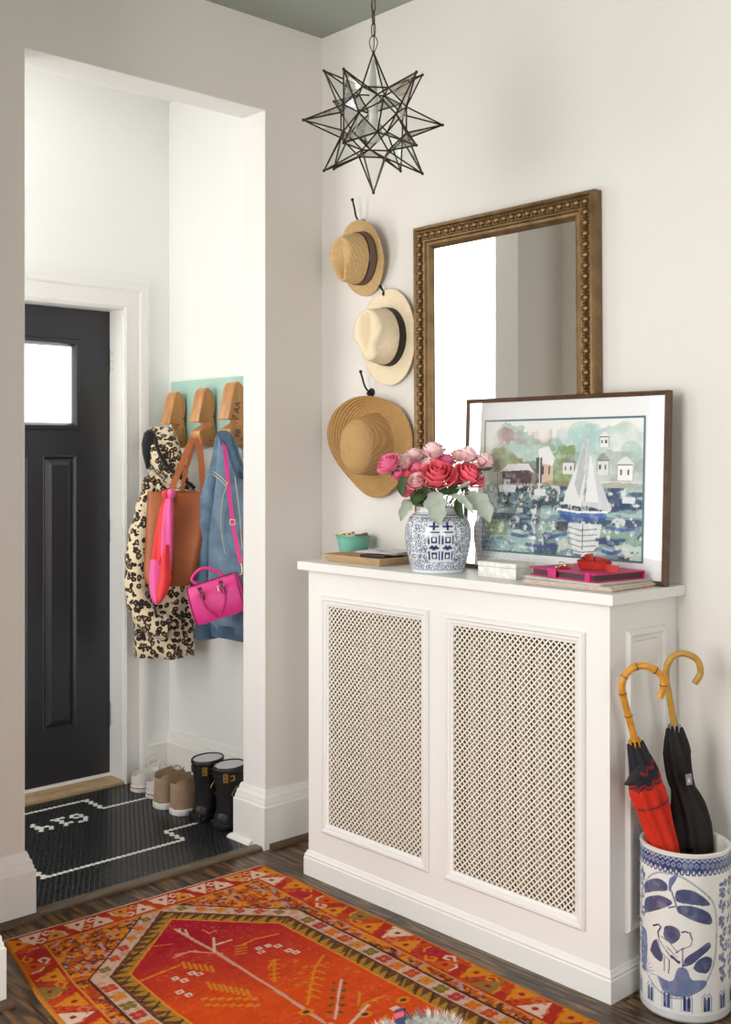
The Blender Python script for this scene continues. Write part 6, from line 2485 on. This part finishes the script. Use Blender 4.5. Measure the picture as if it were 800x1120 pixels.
def make_boot(label, loc, rot):
    t = thing('rain_boot', label, 'boot', loc, 'pair of rain boots')
    t.rotation_euler = (0, 0, rot)
    n = 40

    def ring(cx, a, b, z, tilt=0.0):
        return [(cx + a * math.cos(2 * PI * k / n), b * math.sin(2 * PI * k / n), z + tilt * math.cos(2 * PI * k / n)) for k in range(n)]
    tab = [(0.0585, .052, .042, .024), (.060, .053, .044, .05), (.062, .053, .046, .09), (.062, .054, .048, .13), (.0615, .057, .051, .16), (.061, .061, .055, .195), (.061, .064, .058, .226)]
    R = [ring(cx, a, b, z) for cx, a, b, z in tab] + [ring(.061, .064, .058, .237, .004), ring(.061, .060, .054, .238, .004), ring(.061, .058, .052, .20)]
    obj('shaft', MB().rings(R, cap=False), M_WEL, t, smooth=60)
    obj('lining', MB().rings([ring(.061, .0595, .0535, .235, .004), ring(.061, .056, .05, .18), ring(.061, .05, .045, .12)]), M_LIN, t, smooth=60)
    obj('top_band', MB().rings([ring(.061, .0645, .0585, .220), ring(.061, .0665, .0605, .222), ring(.061, .0665, .0605, .236, .004), ring(.061, .0645, .0585, .239, .004)], cap=False), M_WEL, t, smooth=40)
    # foot
    ht = [(0, .05), (.08, .08), (.35, .10), (.5, .092), (.65, .075), (.8, .066), (.92, .054), (1, .034)]
    g = MB()
    rs = []
    for i in range(31):
        s = i / 30
        w, h = interp(HWS, s) + .004, interp(ht, s)
        rs.append([(s * .27, w * math.cos(PI * k / 14) * (1 if k in (0, 14) else 1), .022 + (h - .022) * math.sin(PI * k / 14) ** .7) for k in range(15)])
    g.rings(rs)
    obj('foot', g, M_WEL, t, smooth=60)
    obj('sole', sole(.27, HWS, 0.024, .008), M_WEL, t, bevel=0.003, smooth=40)
    obj('heel_block', MB().box(-.006, .062, -.036, .036, 0.0, .032), M_WEL, t, bevel=0.006)
    # strap and buckle on the outer back side
    strap_ = MB().rings([ring(.061, .0625, .0565, 0.1900), ring(.061, .0655, .0595, 0.1910), ring(.061, .0665, .0605, 0.2100), ring(.061, .0635, .0575, 0.2110)], cap=False)
    obj('strap', strap_, M_WEL, t, smooth=40)
    bk = MB()
    A = math.radians(-128)

    def on_shaft(da, z, out):
        a = A + da
        return (0.061 + (.0665 + out) * math.cos(a), (.0605 + out) * math.sin(a), z)
    for (a0, a1, z0, z1) in ((-.26, .02, 0.1840, 0.1875), (-.26, .02, 0.2125, 0.2160), (-.26, -.20, 0.1840, 0.2160), (-.04, .02, 0.1840, 0.2160), (-.13, -.09, 0.1840, 0.2160), (-.26, .02, 0.1985, 0.2015),
                             (.16, .40, 0.1900, 0.1930), (.16, .40, 0.2070, 0.2100), (.34, .40, 0.1900, 0.2100)):
        bk.add([on_shaft(a, z, o_) for o_ in (.0005, .0035) for a, z in ((a0, z0), (a1, z0), (a1, z1), (a0, z1))],
               [(0, 1, 2, 3), (7, 6, 5, 4), (0, 4, 5, 1), (1, 5, 6, 2), (2, 6, 7, 3), (3, 7, 4, 0)])
    obj('buckle', bk, M_GLD, t)
    dm = MB()
    z0, r_ = .135, .062
    pts = [(-.30 + .55, .135), (.05 + .55, .165), (.40 + .55, .135), (.05 + .55, .105)]
    dm.tube([(0.062 + .0565 * math.cos(A + a), .0515 * math.sin(A + a), z) for a, z in pts], 0.0012, 6, closed=True)
    obj('diamond_badge', dm, M_GLD, t)
    return t


make_boot('black rain boot farther in, beside the taupe high tops', (-0.300, 0.405, Zp), 0.05)
make_boot('black rain boot with a gold buckle nearest the white wall end', (-0.292, 0.275, Zp), -0.02)

# ================================================================== DOG (only its back shows at the lower edge)
M_FUR = mat('grey_white_fur', (214, 208, 202), 0.95, var=0.22, vscale=24, sheen=0.3)
dg_ = pd(446, 1120, 2.17)
dog_loc = Vector((dg_.x, dg_.y, 0.0078))
F_, S_ = RT, FW                        # the dog faces to the right of the picture, its left side away
dog = thing('dog', 'small shaggy grey and white dog with a striped collar standing on the rug', 'dog', dog_loc)
J = {}


def P_(a, b, z):
    return F_ * a + S_ * b + Vector((0, 0, z))


verts, edges_, rad_ = [], [], []


def chain(pts, start=None):
    prev = start
    for (a, b, z, r_) in pts:
        verts.append(P_(a, b, z))
        rad_.append(r_)
        i = len(verts) - 1
        if prev is not None:
            edges_.append((prev, i))
        prev = i
    return prev


verts.append(P_(-.28, 0, .185))
rad_.append(.056)
pel = 0
mid = chain([(-.20, 0, .178, .062), (-.12, 0, .180, .066)], pel)
sh = chain([(-.060, 0, .212, .060)], mid)
nk = chain([(.0, 0, .276, .052)], sh)
hd = chain([(.050, 0, .282, .054), (.090, 0, .270, .050)], nk)
chain([(.120, 0, .248, .030), (.143, 0, .244, .022)], hd)
tl = chain([(-.325, 0, .185, .020), (-.35, .005, .15, .015), (-.355, .01, .11, .010)], pel)
for s in (-1, 1):
    chain([(-.035, s * .045, .15, .034), (-.045, s * .05, .085, .022), (-.035, s * .05, .022, .019), (-.010, s * .05, .014, .015)], sh)
    chain([(-.27, s * .048, .15, .040), (-.245, s * .052, .105, .027), (-.30, s * .052, .06, .019), (-.29, s * .052, .020, .018), (-.265, s * .052, .013, .014)], pel)
me = bpy.data.meshes.new('body')
me.from_pydata([tuple(v) for v in verts], edges_, [])
body_ = bpy.data.objects.new('body', me)
COL.objects.link(body_)
body_.parent = dog
me.materials.append(M_FUR)
md = body_.modifiers.new('skin', 'SKIN')
md.use_smooth_shade = True
for v, r_ in zip(me.skin_vertices[0].data, rad_):
    v.radius = (r_, r_)
me.skin_vertices[0].data[0].use_root = True
body_.modifiers.new('sub', 'SUBSURF').levels = 2
body_.modifiers['sub'].render_levels = 2
deps = bpy.context.evaluated_depsgraph_get()
ev = body_.evaluated_get(deps)
bm_ = bpy.data.meshes.new_from_object(ev)
bm_.name = 'body'
body_.modifiers.clear()
body_.data = bm_
if not bm_.materials:
    bm_.materials.append(M_FUR)
cc_ = P_(.004, 0, .279)
cax = (P_(.05, 0, .290) - P_(-.035, 0, .262)).normalized()
e1 = S_.copy()
e2 = cax.cross(e1).normalized()
cr_ = 0.062
# shaggy coat: tapering locks combed back and down
rnd = random.Random(12)
co = [v.co.copy() for v in bm_.vertices]
fur_l, fur_d = MB(), MB()
pol = [(p, p.area) for p in bm_.polygons]
tot = sum(a for _, a in pol)
NF = 24000
for p, a in pol:
    cnt = NF * a / tot
    cnt = int(cnt) + (1 if rnd.random() < cnt - int(cnt) else 0)
    vs_ = [co[i] for i in p.vertices]
    nrm = p.normal
    for _ in range(cnt):
        w = [rnd.random() + 1e-3 for _ in vs_]
        s_ = sum(w)
        q = sum((v * (x / s_) for v, x in zip(vs_, w)), Vector())
        if q.z < 0.04 or abs((q - cc_).dot(cax)) < 0.014 and (q - cc_).length < .08:
            continue
        L_ = rnd.uniform(.012, .026) * (0.6 if q.z < .1 else 1)
        comb = -F_ * rnd.uniform(.1, .7) + Vector((0, 0, -rnd.uniform(.2, .8))) + Vector((rnd.uniform(-.4, .4), rnd.uniform(-.4, .4), rnd.uniform(-.3, .4)))
        d_ = (nrm * 0.8 + comb * 0.6).normalized()
        sd = nrm.cross(d_)
        if sd.length < 1e-4:
            continue
        sd = sd.normalized() * rnd.uniform(.0005, .0010)
        m1 = q + d_ * L_ * .55
        tip = q + d_ * L_ + comb * (L_ * .25)
        g = fur_d if (math.sin(q.x * 40) * math.sin(q.y * 37 + 1) + rnd.uniform(-.5, .5)) > .45 else fur_l
        g.add([q - sd, q + sd, m1 + sd * .8, m1 - sd * .8, tip], [(0, 1, 2, 3), (3, 2, 4)])
M_FL = mat('pale_fur', (226, 222, 216), 0.9)
M_FD = mat('grey_fur', (150, 142, 138), 0.9)
for nm, g, m in (('pale_fur', fur_l, M_FL), ('grey_fur', fur_d, M_FD)):
    o = obj(nm, g, m, dog, fix=False)
    o['kind'] = 'stuff'
# collar with stripes: an inclined ring round the neck
stripes = [((222, 84, 92), 0), ((40, 58, 92), 1)]
for col_i in (0, 1):
    g = MB()
    for k in range(24):
        if (k % 2) != col_i:
            continue
        a0, a1 = 2 * PI * k / 24, 2 * PI * (k + 1) / 24
        rr = []
        for a in (a0, (a0 + a1) / 2, a1):
            d_ = e1 * math.cos(a) + e2 * math.sin(a)
            rr.append([cc_ + d_ * (cr_ + .001) - cax * .009, cc_ + d_ * (cr_ + .004) - cax * .009, cc_ + d_ * (cr_ + .004) + cax * .009, cc_ + d_ * (cr_ + .001) + cax * .009])
        g.rings(rr)
    obj('collar_stripe', g, mat('collar_%d' % col_i, stripes[col_i][0], 0.7), dog)
# ears, eyes, nose
for s in (-1, 1):
    e = leaf_patch([P_(.055, s * .040, .305), P_(.052, s * .066, .300), P_(.055, s * .078, .262), P_(.058, s * .074, .235)], .026, F_, 0.2, 7)
    obj('ear', e, mat('grey_ear', (150, 142, 138), 0.95), dog, smooth=180)
    obj('eye', MB().ball(P_(.122, s * .026, .272), .0065, 12, 8), mat('dark_eye', (18, 14, 12), 0.1), dog, smooth=60)
obj('nose', MB().ball(P_(.164, 0, .250), (.010, .010, .009), 12, 8), mat('black_nose', (20, 18, 18), 0.3), dog, smooth=60)
